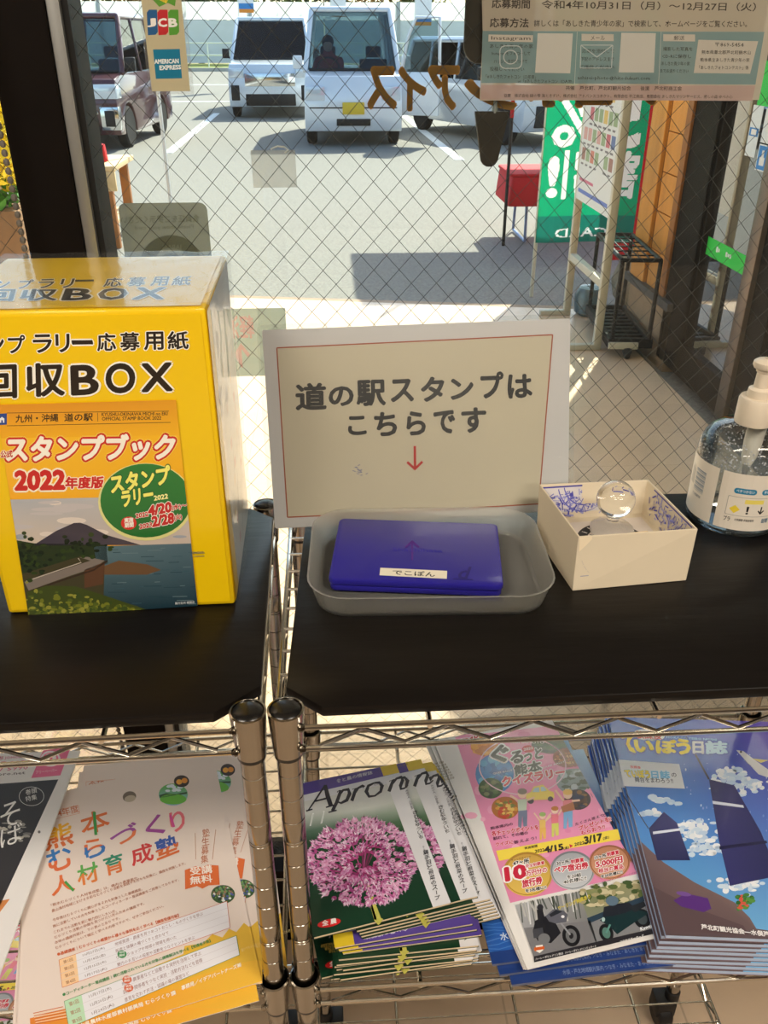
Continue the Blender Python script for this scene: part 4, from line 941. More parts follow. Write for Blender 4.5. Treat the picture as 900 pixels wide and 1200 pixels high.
# --- ink pad
M_ink = mat('navy_plastic', (36, 30, 140), .3, var=.05, scale=20, coat=.3)
PO = Vector((.0323, .1462, .0175)); pxv = Vector((.1862, .1282, .0165))-PO; pyv = Vector((.0475, .2465, .0225))-PO
s = Sheet(PO, pxv, pyv); PMx = Matrix(((s.ex.x, s.ey.x, s.n.x, PO.x), (s.ex.y, s.ey.y, s.n.y, PO.y), (s.ex.z, s.ey.z, s.n.z, PO.z), (0, 0, 0, 1)))
pw, ph = pxv.length, pyv.dot(s.ey)
t = thing('ink_pad', 'navy blue ink pad case with a small white name label', 'ink pad', M=PMx)
MB().prism(rrect(0, 0, pw, ph, .006), -.0068, 0).build('lid', M_ink, t, bevel=.0018)
MB().prism(rrect(.001, .001, pw-.001, ph-.001, .006), -.0135, -.0072).build('case', M_ink, t, bevel=.0012)
s.o = PO+s.n*.0003; s.z(2.143, (280, 340)); q = [(355, 697), (523, 705), (522, 725), (353, 716)]; s.poly(q, (226, 220, 202)); s.up(); s.text('でこぽん', (386, 714), (492, 720), (387, 702), (34, 32, 34), .02)
o = s.build('name_label', PR_mat, t); o.matrix_local = PMx.inverted() @ s.F
s2 = Sheet(PO+s.n*.0002, pxv, pyv).z(2.143, (280, 340)); vi = (76, 26, 132); s2.line((435, 678), (435, 634), 5, vi); s2.line((418, 646), (436, 630), 5, vi); s2.line((452, 646), (434, 630), 5, vi)
s2.text('d', (548, 724), (572, 725), (548, 694), (34, 26, 110), .02, shear=.3); s2.line((538, 725), (588, 727), 2.5, (34, 26, 110)); s2.text('Shachihata', (386, 655), (512, 659), (386, 646), (46, 40, 160), 0)
o = s2.build('lid_marking', PR_mat, t); o.matrix_local = PMx.inverted() @ s2.F

# --- small carton with the stamp
M_card = mat('cream_card', (216, 203, 178), .65, var=.04, scale=12); M_cardin = mat('inner_card', (206, 196, 182), .7, var=.05, scale=14)
bFL, bFR, bBL = Vector((.2518, .1399, 0)), Vector((.3606, .1507, 0)), Vector((.2393, .2353, 0)); bBR = bFR+(bBL-bFL)
tFL, tFR, tBL, tBR = Vector((.2552, .1530, .049)), Vector((.3665, .1605, .049)), Vector((.2425, .2555, .049)), Vector((.3545, .2600, .049))
t = thing('open_carton', 'small open cream carton with blue ink stains inside', 'carton', M=Matrix.Translation(((bFL+bBR)/2)))
off = (bFL+bBR)/2
mb = MB(); Bq = [bFL, bFR, bBR, bBL]; Tq = [tFL, tFR, tBR, tBL]; cb = sum(Bq, Vector())/4; ct = sum(Tq, Vector())/4; th = .0016
inn = lambda p, c: p+(c-p).normalized()*th*1.4
V = [p for p in Bq]+[p for p in Tq]+[inn(p, ct) for p in Tq]+[inn(b_+(t_-b_)*.33, cb+(ct-cb)*.33) for b_, t_ in zip(Bq, Tq)]
V = [p-off+Vector((0, 0, .0004)) for p in V]
F = [(3, 2, 1, 0)]+[(i, (i+1) % 4, 4+(i+1) % 4, 4+i) for i in range(4)]+[(4+i, 4+(i+1) % 4, 8+(i+1) % 4, 8+i) for i in range(4)]+[(8+i, 8+(i+1) % 4, 12+(i+1) % 4, 12+i) for i in range(4)]+[(12, 13, 14, 15)]
mb.add(V, F); mb.build('carton_body', M_card, t, smooth=False, bevel=.0006)
# tape on the front, ink smears and the printed ring inside
Z3 = lambda s: s.z(3, (600, 400))
fn = (tFR-bFL).cross(tFL-bFL); s = Z3(Sheet(bFL+Vector((0, -.0004, .0004)), bFR-bFL, tFL-bFL)); s.poly([(418, 672), (478, 666), (478, 802), (418, 806)], (214, 190, 150)); s.poly([(236, 690), (290, 686), (262, 716), (236, 740)], (232, 216, 186)); s.up()
for a in range(14):
    u = RAD(-30+14*a); s.line((320+78*cos(u), 745+88*sin(u)), (320+78*cos(u+.2), 745+88*sin(u+.2)), 1.5, (190, 178, 170))
s.line((240, 826), (330, 818), 2.5, (150, 150, 176)); o = s.build('front_stains', PR_mat, t); o.matrix_local = t.matrix_world.inverted() @ s.F
bl = (50, 48, 150); rr = random.Random(12)
bi = inn(bBL+(tBL-bBL)*.36, cb+(ct-cb)*.36)+Vector((.0004, -.0018, 0)); bj = inn(bBR+(tBR-bBR)*.36, cb+(ct-cb)*.36)+Vector((0, -.0018, 0)); ti = inn(tBL, ct)+Vector((.0004, -.0018, -.0004))
s = Z3(Sheet(bi, bj-bi, ti-bi))
W_ = (bj-bi).length; H_ = (ti-bi).length-.001
s.raw([(.004, .006), (W_*.62, .006), (W_*.62, H_), (.004, H_)], (206, 202, 204)); s.up()
s.quad = [(.001, .001), (W_-.002, .001), (W_-.002, H_-.001), (.001, H_-.001)]
for k in range(200):
    x, y = rr.gauss(.036, .018), rr.gauss(.016, .009)
    if .005 < x < .09 and .002 < y < H_-.006: a_ = rr.uniform(-.6, 2.2); L_ = rr.uniform(.002, .008); q_ = Vector((cos(a_), sin(a_)))*L_; w_ = Vector((-sin(a_), cos(a_)))*rr.uniform(.0003, .0009); v_ = Vector((x, y)); s.raw([v_-w_, v_+q_-w_, v_+q_+w_, v_+w_], rr.choice([(60, 60, 160), (110, 112, 184), (150, 150, 200)]), True); s.lay += .02
for rad in (.026, .020):
    pts = [(.045+rad*cos(RAD(a)), .034+rad*1.1*sin(RAD(a))) for a in range(190, 330, 8) if .034+rad*1.1*sin(RAD(a)) > .002]
    for a, b in zip(pts, pts[1:]): s.raw([a, b, (b[0]+.0009, b[1]+.0009), (a[0]+.0009, a[1]+.0009)], (90, 90, 180))
s.raw([(.004, H_-.0015), (W_*.9, H_-.0015), (W_*.9, H_), (.004, H_)], bl)
o = s.build('ink_stained_back', PR_mat, t); o.matrix_local = t.matrix_world.inverted() @ s.F
ri = inn(bBR+(tBR-bBR)*.36, cb+(ct-cb)*.36)+Vector((-.0014, 0, 0)); rj = inn(bFR+(tFR-bFR)*.36, cb+(ct-cb)*.36)+Vector((-.0014, 0, 0)); tr_ = inn(tBR, ct)+Vector((-.0014, 0, -.0004))
s = Sheet(ri, rj-ri, tr_-ri)
s.quad = [(.001, .001), (.09, .001), (.09, .031), (.001, .031)]
for k in range(120):
    x, y = rr.gauss(.045, .018), rr.gauss(.018, .008)
    if .006 < x < .08 and .003 < y < .028: a_ = rr.uniform(-.6, 2.2); L_ = rr.uniform(.002, .007); q_ = Vector((cos(a_), sin(a_)))*L_; w_ = Vector((-sin(a_), cos(a_)))*rr.uniform(.0003, .0009); v_ = Vector((x, y)); s.raw([v_-w_, v_+q_-w_, v_+q_+w_, v_+w_], rr.choice([(70, 70, 170), (120, 122, 190), (160, 160, 206)]), True); s.lay += .02
s.raw([(.01, .0300), (.085, .0300), (.085, .0312), (.01, .0312)], bl)
o = s.build('ink_stained_side', PR_mat, t); o.matrix_local = t.matrix_world.inverted() @ s.F
c0 = (bFL+bBR)/2+Vector((.004, .004, .0168))
s = Sheet(c0, bFR-bFL, bBL-bFL)
s.raw([(-.046, -.040), (.046, -.040), (.046, .040), (-.046, .040)], (216, 206, 196)); s.up()
R0, R1 = .034, .0245
for k in range(48):
    a, b = 2*pi*k/48, 2*pi*(k+1)/48; s.raw([(R0*cos(a), R0*sin(a)), (R0*cos(b), R0*sin(b)), (R1*cos(b), R1*sin(b)), (R1*cos(a), R1*sin(a))], (34, 32, 34))
s.up(); tx = 'Ashikita★DEKOPON★'
for k, ch in enumerate(tx*1):
    a = RAD(200-k*360/len(tx)); rc = (R0+R1)/2; c_ = Vector((rc*cos(a), rc*sin(a))); d_ = Vector((sin(a), -cos(a))); n_ = Vector((cos(a), sin(a)))
    vs, fs = glyphs(ch, .03, 1); o0 = len(s.v); x0, y0, x1, y1 = txt_bounds(ch)
    for x, y, k_ in vs:
        q = c_+d_*(x-(x0+x1)/2)*.0082+n_*(y-.35)*.0082; s.v.append((q.x, q.y, (s.lay+k_*.07)*s.LAYER))
    for f_ in fs: s.f.append(tuple(i+o0 for i in f_)); s.c.append([lin((236, 230, 222))]*len(f_))
s.text('道の駅', s_px(s, -.018, .004), s_px(s, .018, .004), s_px(s, -.018, .016), (40, 38, 40), .02)
o = s.build('printed_ring', PR_mat, t); o.matrix_local = t.matrix_world.inverted() @ s.F
# --- crystal handled stamp
M_crys = mat('clear_acrylic', (252, 254, 255), .02, var=0, trans=1, ior=1.46)
t = thing('rubber_stamp', 'clear ball handled stamp standing in the small carton', 'stamp', (.3065, .2130, .0178))
pr = [(.0005, .0), (.0195, .0), (.0205, .001), (.0205, .005), (.0185, .0068), (.010, .0095), (.0062, .0125), (.0058, .0155), (.0075, .0185)]
Rb = .0182; zc = .0186+.0172
for k in range(1, 22):
    a = pi*(.13+.87*k/21); pr.append((max(.0004, Rb*sin(a)), zc-Rb*cos(a)))
MB().lathe(pr, 40).build('handle', M_crys, t)
MB().lathe([(.0005, -.0012), (.019, -.0012), (.019, -.0001), (.0005, -.0001)], 32, Matrix.Translation((0, 0, .001))).build('rubber_face', mat('stamp_rubber', (226, 216, 206), .7, var=.1), t)

# --- sanitiser bottle
M_pet = pane_mat('clear_pet', (250, 252, 252), 1.3); M_gel = pane_mat('clear_gel', (246, 250, 252), 1.2, .10, (225, 232, 238)); M_pump = mat('cream_pump', (226, 214, 194), .4, var=.02, spec=.5)
bc = Vector((.452, .2655, 0)); t = thing('sanitiser_bottle', 'clear pump bottle of hand sanitiser with white label', 'bottle', tuple(bc))
rb = .0465
prof = [(.0005, .002), (.040, .0018), (.0445, .0025), (rb, .007), (rb, .074)]+[(.014+(rb-.014)*cos(RAD(a))**.8, .074+.032*sin(RAD(a))) for a in range(12, 89, 9)]+[(.0138, .108), (.0138, .118)]
MB().lathe(prof, 48, cap=False).build('bottle', M_pet, t)
MB().lathe([(.0005, .0035), (.039, .0035), (.0432, .005), (rb-.0016, .009), (rb-.0016, .062), (.0005, .062)], 48).build('gel', M_gel, t)
MB().lathe([(.0005, .0005), (.0415, .0003), (.0455, .0022), (.0462, .005), (.0455, .0068)], 48, cap=False).build('base_rim', M_pet, t)
mb = MB(); rr = random.Random(6)
for k in range(420):
    a = rr.uniform(0, 2*pi); z = rr.uniform(.054, .092); rad = (rb-.003 if z < .074 else (rb-.005)*cos(RAD((z-.074)/.032*70))) * (1 if rr.random() < .6 else rr.random()**.4)
    mb.ball((rad*cos(a), rad*sin(a), z), rr.uniform(.0004, .0011), 6)
mb.build('bubbles', mat('bubble', (250, 252, 255), .1, var=0, trans=.5, ior=1.3), t)
pm = MB(); pm.lathe([(.0155, .1065), (.0178, .107), (.0182, .109), (.0178, .131), (.0165, .1335), (.0005, .1338)], 36); pm.build('collar', M_pump, t)
pm = MB(); pm.lathe([(.0115, .1335), (.0118, .135), (.011, .1415), (.0072, .1435), (.0065, .158), (.0078, .159), (.0078, .163), (.0005, .1632)], 32); pm.build('neck', M_pump, t)
nz = MB(); nz.lathe([(.0005, .162), (.0105, .1625), (.0118, .165), (.0115, .1685), (.009, .1705), (.0005, .171)], 28); nz.tube([(0, 0, .1665), (.02, .004, .1672), (.038, .008, .165), (.044, .0092, .160)], [.0065, .0055, .0045, .004], 12); nz.build('nozzle', M_pump, t)
tb = MB(); tb.lathe([(.0005, .045), (.003, .047), (.0042, .06), (.0075, .07), (.0088, .085), (.0092, .1065), (.0005, .107)], 20, Matrix.Rotation(RAD(3), 4, 'Y')); tb.tube([(0, 0, .05), (.001, 0, .012)], .0025, 8); tb.build('dip_tube', mat('tube_pe', (222, 218, 206), .4, var=.02), t)
def cyl_label(nm, a0, a1, z0, z1, draw):
    Rl = rb+.0004; wd = RAD(a1-a0)*Rl; s = Sheet((.2, .2, .05), (1, 0, 0), (0, 0, 1)); s.raw([(0, 0), (wd, 0), (wd, z1-z0), (0, z1-z0)], (232, 224, 210)); s.up(); draw(s, wd, z1-z0)
    s.bend = lambda x, y: 0
    o = s.build(nm, print_mat('label_print', .35), t, cuts=[(0, [wd*i/24 for i in range(1, 24)])])
    for v in o.data.vertices:
        x, y, z = v.co; a = RAD(a0)+x/Rl; v.co = ((Rl+z)*cos(a), (Rl+z)*sin(a), z0+y)
    o.matrix_local = Matrix.Identity(4); return o
def T(s, tx, x, y, w_, h, c, b=.01): s.text(tx, s_px(s, x, y), s_px(s, x+w_, y), s_px(s, x, y+h), c, b)
def back_label(s, W, H):
    for k in range(15):
        y = .026+k*.0016; s.raw([(W-.030, y), (W-.014, y), (W-.014, y+.0004+.0007*((k*7) % 3)/2), (W-.030, y+.0004+.0007*((k*7) % 3)/2)], (70, 110, 140))
    for k in range(6): s.raw([(W-.041+k*.0016, .03), (W-.0402+k*.0016, .03), (W-.0402+k*.0016, .05-.003*(k % 2)), (W-.041+k*.0016, .05-.003*(k % 2))], (120, 120, 120))
    T(s, '使用期限', W-.030, .020, .014, .003, (90, 100, 110))
def front_label(s, W, H):
    bl_ = (40, 130, 170); x0 = .013
    for i, tx in enumerate(('ベタつかない', '手にやさしい')):
        x = x0+i*.026; s.raw([(x+px_, .040+py_) for px_, py_ in rrect(0, 0, .021, .006, .0028, 3)], bl_); s.up(); T(s, tx, x+.002, .0415, .017, .0032, (250, 250, 250)); s.up()
    s.raw(rrect(x0-.004, .016, x0+.046, .0365, .001, 2), (150, 150, 146)); s.up(); s.raw(rrect(x0-.0036, .0164, x0+.0456, .0361, .001, 2), (234, 226, 212)); s.up()
    s.raw([(x0+.012, .030), (x0+.03, .030), (x0+.03, .0345), (x0+.012, .0345)], (240, 222, 110)); s.raw([(x0-.001, .023), (x0+.004, .0185), (x0+.009, .023), (x0+.004, .0275)], (240, 214, 70)); T(s, '！', x0+.015, .019, .0018, .008, (40, 40, 40), .03); T(s, '↓', x0+.026, .019, .006, .008, (40, 40, 40), .03)
    T(s, '火気厳禁 手指消毒用', x0+.006, .0105, .018, .0028, (80, 80, 80)); T(s, 'プラ', x0-.004, .009, .006, .005, (60, 60, 60), .02); T(s, '詰替', x0+.032, .009, .007, .005, (60, 110, 140), .02)
cyl_label('back_label', -207, -143, .010, .071, back_label); cyl_label('front_label', -138, 30, .010, .071, front_label)
# ================================================================== printed matter on the lower shelf
def page_frame(BL, BR, TL, zbl, zbr, ztl):
    a, b, c = atz(*BL, zbl), atz(*BR, zbr), atz(*TL, ztl); return a, b-a, c-a
def Mof(s): return Matrix(((s.ex.x, s.ey.x, s.n.x, s.o.x), (s.ex.y, s.ey.y, s.n.y, s.o.y), (s.ex.z, s.ey.z, s.n.z, s.o.z), (0, 0, 0, 1)))
M_paper = mat('paper_edge', (226, 206, 172), .8, var=.12, scale=300, stretch=(.2, .2, 30)); M_paperw = mat('white_paper', (232, 230, 226), .7, var=.03, scale=20)
def shifted(M0, dx, dy, dz, rot, cx=.06, cy=.09):
    # slide / turn a copy within its own plane, then lower it
    return Matrix.Translation((0, 0, dz)) @ M0 @ Matrix.Translation((dx, dy, 0)) @ Matrix.Translation((cx, cy, 0)) @ Matrix.Rotation(RAD(rot), 4, 'Z') @ Matrix.Translation((-cx, -cy, 0))

# ---- pictorial magazine with the pink flower head
Z1 = (2.368, (240, 780))
ZA = -.268
o_, ax, ay = page_frame((367.5, 1098.8), (528.4, 1058), (354, 918), ZA, ZA, ZA)
s = Sheet(o_, ax, ay).z(*Z1); aw, ah = ax.length, ay.dot(s.ey); aM = Mof(s)
s.quad = [(0, 0), (aw, 0), (aw, ah), (0, ah)]
s.raw(s.quad, (214, 216, 224)); s.up()
bt = ah*.88
s.raw([(0, ah), (0, ah*.905), (aw, ah*.925), (aw, ah)], (84, 66, 150)); s.up(); s.raw([(aw*.86, ah*.925), (aw, ah*.925), (aw, ah), (aw*.86, ah)], (222, 194, 50)); s.up()
s.text('食と農の情報誌', (366, 326), (466, 301), (364, 316), (206, 204, 226), .01); s.text('Vol.258', (533, 283), (563, 276), (532, 277), (120, 100, 40), .0)
# photo ground: pale top, green corner, dark green below
xr = aw*.865
def gcol(fx, fy):
    c0 = Vector((206, 208, 206)); c1 = Vector((20, 56, 36)); t_ = min(1, max(0, (fy-.66+.10*(fx-.5))/.20)); v = c1+(c0-c1)*t_+Vector((20, 46, -6))*max(0, .3-abs(fy-.62))*(fx*1.2); return tuple(max(0, min(255, q)) for q in v)
nx, ny = 10, 12
for i in range(nx):
    for j in range(ny):
        x0, x1 = xr*i/nx, xr*(i+1)/nx; y0, y1 = ah*.86*j/ny, ah*.86*(j+1)/ny
        s.raw([(x0, y0), (x1, y0), (x1, y1), (x0, y1)], [gcol(i/nx, j/ny), gcol((i+1)/nx, j/ny), gcol((i+1)/nx, (j+1)/ny), gcol(i/nx, (j+1)/ny)])
s.up()
s.text('11', (290, 446), (326, 438), (288, 412), (226, 230, 228), -.01, shear=.25); s.text('11', (291, 445), (325, 438), (289, 413), (178, 186, 182), -.03, shear=.25)
s.stroke([(448, 600), (462, 650), (480, 705), (489, 712)], [15, 15, 20, 22], (190, 186, 90)); s.stroke([(446, 600), (458, 650), (474, 705)], [5, 5, 7], (226, 224, 150)); s.up()
rr = random.Random(21); FC = Vector((438, 545))
for k in range(46):
    a = rr.uniform(0, 2*pi); d = rr.uniform(.5, .9); s.line((438, 585), (FC.x+150*d*cos(a), FC.y+118*d*sin(a)), 3, rr.choice([(150, 50, 110), (170, 76, 130), (120, 40, 84)])); s.lay += .01
s.up()
fl = []
for k in range(560):
    a = rr.uniform(0, 2*pi); d = math.sqrt(rr.random()); d = .12+.9*d if k > 60 else d; fl.append((d, a))
fl.sort(key=lambda q: -q[0])
for d, a in fl:
    x, y = FC.x+148*d*cos(a), FC.y+118*d*sin(a)-6*(1-d); sz = rr.uniform(6, 11); base = rr.choice([(182, 96, 148), (200, 124, 170), (160, 70, 128), (216, 156, 192)] if d > .45 else [(168, 60, 120), (190, 90, 150), (206, 120, 172), (150, 44, 104)])
    s.ell((x, y), sz, sz*.8, base, n=7); s.lay += .01
    for j in range(3):
        aa = a+rr.uniform(-.9, .9); L = sz*rr.uniform(1.1, 1.9); q = Vector((-sin(aa), cos(aa)))*sz*.28; e = Vector((x+L*cos(aa), y+L*sin(aa)*.9)); s.poly([(x-q.x, y-q.y), e, (x+q.x, y+q.y)], rr.choice([(238, 214, 232), (222, 170, 208), (206, 140, 188)]))
    s.lay += .01
    if rr.random() < .35: s.ell((x, y), sz*.35, sz*.3, (140, 40, 96), n=6); s.lay += .01
s.up()
s.raw([(xr, 0), (aw, 0), (aw, ah*.9), (xr, ah*.88)], (222, 222, 226)); s.up()
# masthead, drawn stroke by stroke in slanted roman letters
for P_, W_ in (([(288, 401), (312, 366), (334, 332)], [2.5, 3, 3]), ([(334, 332), (341, 362), (350, 390)], [6, 8, 8]), ([(306, 377), (345, 367)], [3, 3]), ([(281, 404), (299, 399)], [2.5, 2.5]), ([(336, 394), (364, 386)], [2.5, 2.5]),
               ([(367, 352), (378, 346), (366, 380), (354, 404)], [2, 6, 6, 6]), ([(343, 408), (366, 402)], [2.5, 2.5]), ([(371, 364), (384, 346), (398, 344), (402, 356), (394, 374), (378, 382), (366, 378)], [3, 4, 6, 7, 6, 4, 2]),
               ([(410, 344), (420, 340), (414, 358), (408, 376)], [2, 6, 6, 6]), ([(415, 358), (426, 340), (438, 334), (442, 338)], [3, 4, 5, 6]),
               ([(470, 326), (454, 334), (448, 350), (456, 364), (472, 362), (488, 350), (492, 334), (484, 325), (470, 326)], [3, 5, 7, 5, 3, 5, 7, 5, 3]),
               ([(504, 324), (515, 318), (509, 336), (503, 352)], [2, 6, 6, 6]), ([(509, 336), (524, 316), (537, 312), (541, 320), (535, 336), (536, 345), (546, 343), (556, 334)], [3, 4, 6, 6, 6, 5, 3, 2])):
    if P_[0][0] > 500: P_ = [(x+8, y-2) for x, y in P_]
    s.stroke(P_, [w_*1.55 for w_ in W_], (26, 24, 40)); s.lay += .05
s.text('えぷろん', (470, 334), (496, 328), (469, 329), (90, 90, 110), 0, 1); s.up()
s.ell((345, 715), 33, 11, (214, 38, 40), rot=-12); s.up(); s.text('全 農', (326, 724), (366, 715), (325, 709), (244, 240, 236), .03)
def vtext(s, tx, x0, y0, x1, y1, w_, c, b=0, up=.0):
    n = len(tx); dx, dy = (x1-x0)/n, (y1-y0)/n
    for i, ch in enumerate(tx):
        cx, cy = x0+dx*(i+.5), y0+dy*(i+.5)
        if ch == ' ': continue
        hh = abs(dy)*.45; ww = w_/2
        if ch == 'ー': s.line((cx, cy-hh*.8), (cx+dx*.3, cy+hh*.8), 1.6, c); continue
        s.text(ch, (cx-ww, cy+hh+ww*.22), (cx+ww, cy+hh-ww*.22), (cx-ww-1, cy-hh+ww*.22), c, b, 1)
vtext(s, '表紙の人 ルンルン', 560, 345, 577, 400, 8, (110, 110, 120)); vtext(s, 'きむらゆういち', 583, 402, 602, 482, 13, (40, 40, 48), .01); vtext(s, '特集 旬の野菜', 571, 382, 590, 440, 5, (120, 120, 130)); vtext(s, '鶏手羽と根菜のスープ', 612, 512, 648, 652, 14, (36, 36, 44), .012); vtext(s, '今月のレシピ', 606, 500, 620, 560, 5, (120, 120, 130))
root = thing('magazine', 'top magazine of the flower cover pile, its pink flower head shown whole', 'magazine', M=aM, group='flower cover magazines in the fan')
s.build('cover', PR_gloss, root)
pg = MB(); pg.box((.0006, .0004, -.0026), (aw-.0006, ah-.0006, -.0004)); pg.build('pages', M_paper, root, smooth=False)
bk = MB(); bk.box((0, 0, -.0031), (aw, ah, -.0026)); bk.build('back_cover', mat('dark_green_print', (26, 48, 32), .4, var=.05), root, smooth=False)
dup(root, 'second flower cover magazine, its right half peeking from under the top one', None, shifted(aM, .029, .003, -.0035, -.5))
dup(root, 'third flower cover magazine in the fan, title ending just showing', None, shifted(aM, .041, .000, -.0072, -.8))
rr = random.Random(31)
for k in range(6): dup(root, 'flower cover magazine showing only a white edge at the fan right', 'white edged magazines at the right of the fan', shifted(aM, .0435+.0015*k, -.001-.001*k, -.0106-.0034*k, -.9-.1*k))
FL = Matrix.Translation((aw, ah, 0)) @ Matrix.Rotation(pi, 4, 'Z')
for k in range(3): dup(root, 'flower cover magazine turned round so its purple head faces the front of shelf', 'turned magazines with purple heads in the pile', shifted(aM, .026+.005*k, -.008-.003*k, -.0185-.0032*k, -5-1.2*k) @ FL)
for k in range(9): dup(root, 'flower cover magazine low in the pile, with its cut front edge showing', 'magazines low in the flower cover pile', shifted(aM, .034-.003*(k % 3), -.019-.002*(k % 2), -.0285-.0032*k, -8+rr.uniform(-1.5, 1.5)))
for k in range(3): dup(root, 'flower cover magazine at the pile bottom, left corner sticking out by the post', 'corner magazines at the pile bottom', shifted(aM, .006+.011*k, -.004-.004*k, -.0570-.0028*k, -1-2*k))

# ---- blue booklets
o_, ax, ay = page_frame((577, 1130), (772, 1105), (545, 872), -.313, -.313, -.313)
s = Sheet(o_, ax, ay); bw, bh = ax.length, ay.dot(s.ey)
for j in range(12):
    c = lambda f: tuple(Vector((40, 92, 176)).lerp(Vector((120, 170, 216)), f)); s.raw([(0, bh*j/12), (bw, bh*j/12), (bw, bh*(j+1)/12), (0, bh*(j+1)/12)], [c((j/12)**2), c((j/12)**2), c(((j+1)/12)**2), c(((j+1)/12)**2)])
s.up()
for j in range(26):
    pts = [(bw*i/16, bh*.40*j/26+.0016*sin(i*1.6+j)+.002) for i in range(17)]
    for a, b in zip(pts, pts[1:]): s.raw([a, b, (b[0], b[1]+.0009), (a[0], a[1]+.0009)], (70, 124, 200))
s.up(); s.text('水俣芦北へ', s_px(s, .014, .022), s_px(s, .055, .022), s_px(s, .014, .030), (214, 226, 240), .01)
s.raw([(0, 0), (bw, 0), (bw, .012), (0, .012)], (34, 62, 128)); s.up(); s.text('水俣・芦北地域観光案内 つなぎ・みなまた・あしきた めぐりの旅', s_px(s, .05, .003), s_px(s, bw-.006, .003), s_px(s, .05, .008), (130, 150, 190), .0, 1)
for k in range(20):
    x, y = random.uniform(.0, bw), random.uniform(bh*.5, bh*.6); s.raw([(x, y), (x+.006, y), (x+.003, y+.005)], (90, 80, 70))
root = thing('booklet', 'blue wave patterned booklet lying directly under the pink leaflets', 'booklet', M=Mof(s), group='blue booklets')
s.build('cover', PR_gloss, root); MB().box((.0005, .0005, -.004), (bw-.0005, bh-.0005, -.0004)).build('pages', mat('blue_grey_edge', (96, 104, 130), .7, var=.15, scale=300, stretch=(.2, .2, 30)), root, smooth=False)
bM = Mof(s)
dup(root, 'blue booklet second from top, a strip showing below the pink leaflets', None, shifted(bM, .004, -.007, -.0050, .8)); dup(root, 'blue booklet lowest of the three, front edge nearest the shelf wire', None, shifted(bM, .016, -.016, -.0100, -.6))

# ---- pink quiz rally leaflets
ZP = (3.4615, (530, 840))
o_, ax, ay = page_frame((618, 1136), (788.6, 1094), (533, 864), -.3045, -.3035, -.3045)
s = Sheet(o_, ax, ay).z(*ZP); W_, H_ = ax.length, ay.dot(s.ey)
s.quad = [(0, 0), (W_, 0), (W_, H_), (0, H_)]
s.raw(s.quad, (238, 236, 234)); s.up()
pk = (238, 150, 190); s.poly([(235, 755), (765, 634), (468, 30), (10, 80)], [(232, 140, 184), (236, 150, 190), (244, 168, 202), (240, 156, 194)], True); s.up()
rr = random.Random(40)
for k in range(70):
    x, y = rr.uniform(40, 720), rr.uniform(60, 720); s.ell((x, y), rr.uniform(8, 30), rr.uniform(6, 22), rr.choice([(242, 166, 202), (230, 138, 182), (246, 178, 208)]), n=8, clip=True); s.lay += .01
s.poly([(235, 755), (765, 634), (900, 900), (310, 1040)], (238, 236, 234), True); s.up(2)
def photo_disc(c, rx, ry, cols, n=40, seed=1, sz=.28):
    r2 = random.Random(seed); s.ell(c, rx, ry, cols[0], n=24, clip=True); s.lay += .2
    for k in range(n):
        a = r2.uniform(0, 2*pi); d = math.sqrt(r2.random())*.8; s.ell((c[0]+rx*d*cos(a), c[1]+ry*d*sin(a)), rx*sz*r2.uniform(.5, 1), ry*sz*r2.uniform(.4, .9), r2.choice(cols), n=7, clip=True); s.lay += .005
    s.lay += .2
photo_disc((130, 118), 56, 40, [(226, 150, 60), (240, 176, 84), (206, 120, 44)], 22, 2, .4)
photo_disc((172, 232), 78, 80, [(70, 140, 206), (90, 170, 220), (50, 110, 180), (120, 190, 226)], 30, 3); photo_disc((156, 290), 50, 42, [(50, 84, 44), (80, 110, 60), (40, 60, 40), (120, 130, 90)], 40, 4)
photo_disc((215, 370), 56, 46, [(180, 110, 50), (220, 160, 70), (200, 70, 50), (120, 130, 60), (236, 200, 110)], 60, 5, .22)
photo_disc((405, 112), 84, 38, [(54, 76, 54), (70, 96, 60), (50, 60, 70), (90, 100, 80)], 30, 6); photo_disc((466, 166), 58, 40, [(140, 70, 44), (190, 110, 60), (110, 50, 36), (230, 190, 140)], 50, 7, .2)
photo_disc((490, 262), 68, 52, [(140, 156, 160), (90, 110, 100), (190, 200, 206), (70, 84, 70)], 40, 8); photo_disc((508, 336), 54, 42, [(60, 52, 60), (150, 110, 70), (90, 70, 60), (50, 60, 90)], 40, 9)
s.up()
s.ring((285, 200), 178, 118, 5, (244, 214, 226), 40); s.up()
ow = [(.12, (252, 250, 250))]
s.text('FMK', (36, 111), (116, 92), (34, 92), (196, 40, 60), .04, outline=ow); s.text('エフエムくまもと', (40, 120), (110, 106), (40, 115), (120, 60, 70), 0, 1)
s.text('ぐ', (172, 190), (232, 176), (162, 124), K, .05, outline=[(.13, (252, 250, 250))]); s.text('る', (240, 192), (288, 182), (236, 146), K, .05, outline=[(.13, (252, 250, 250))]); s.text('っと', (294, 182), (366, 166), (290, 140), K, .05, outline=[(.12, (252, 250, 250))])
s.text('熊本', (256, 248), (364, 222), (250, 200), K, .04, outline=[(.12, (252, 250, 250))]); s.text('クイズラリー', (206, 282), (458, 240), (200, 246), (206, 40, 70), .06, outline=[(.15, (252, 250, 250))])
s.ell((308, 131), 25, 15, (206, 44, 64)); s.up(); s.text('2022', (290, 139), (328, 131), (289, 129), (250, 240, 240), .03)
s.text('KUMAMOTO', (238, 108), (374, 110), (236, 98), (250, 250, 250), .02); s.text('QUIZ RALLY', (166, 236), (244, 222), (165, 228), (250, 250, 250), .02); s.text('QUIZ RALLY', (368, 212), (458, 186), (366, 204), (250, 250, 250), .02)
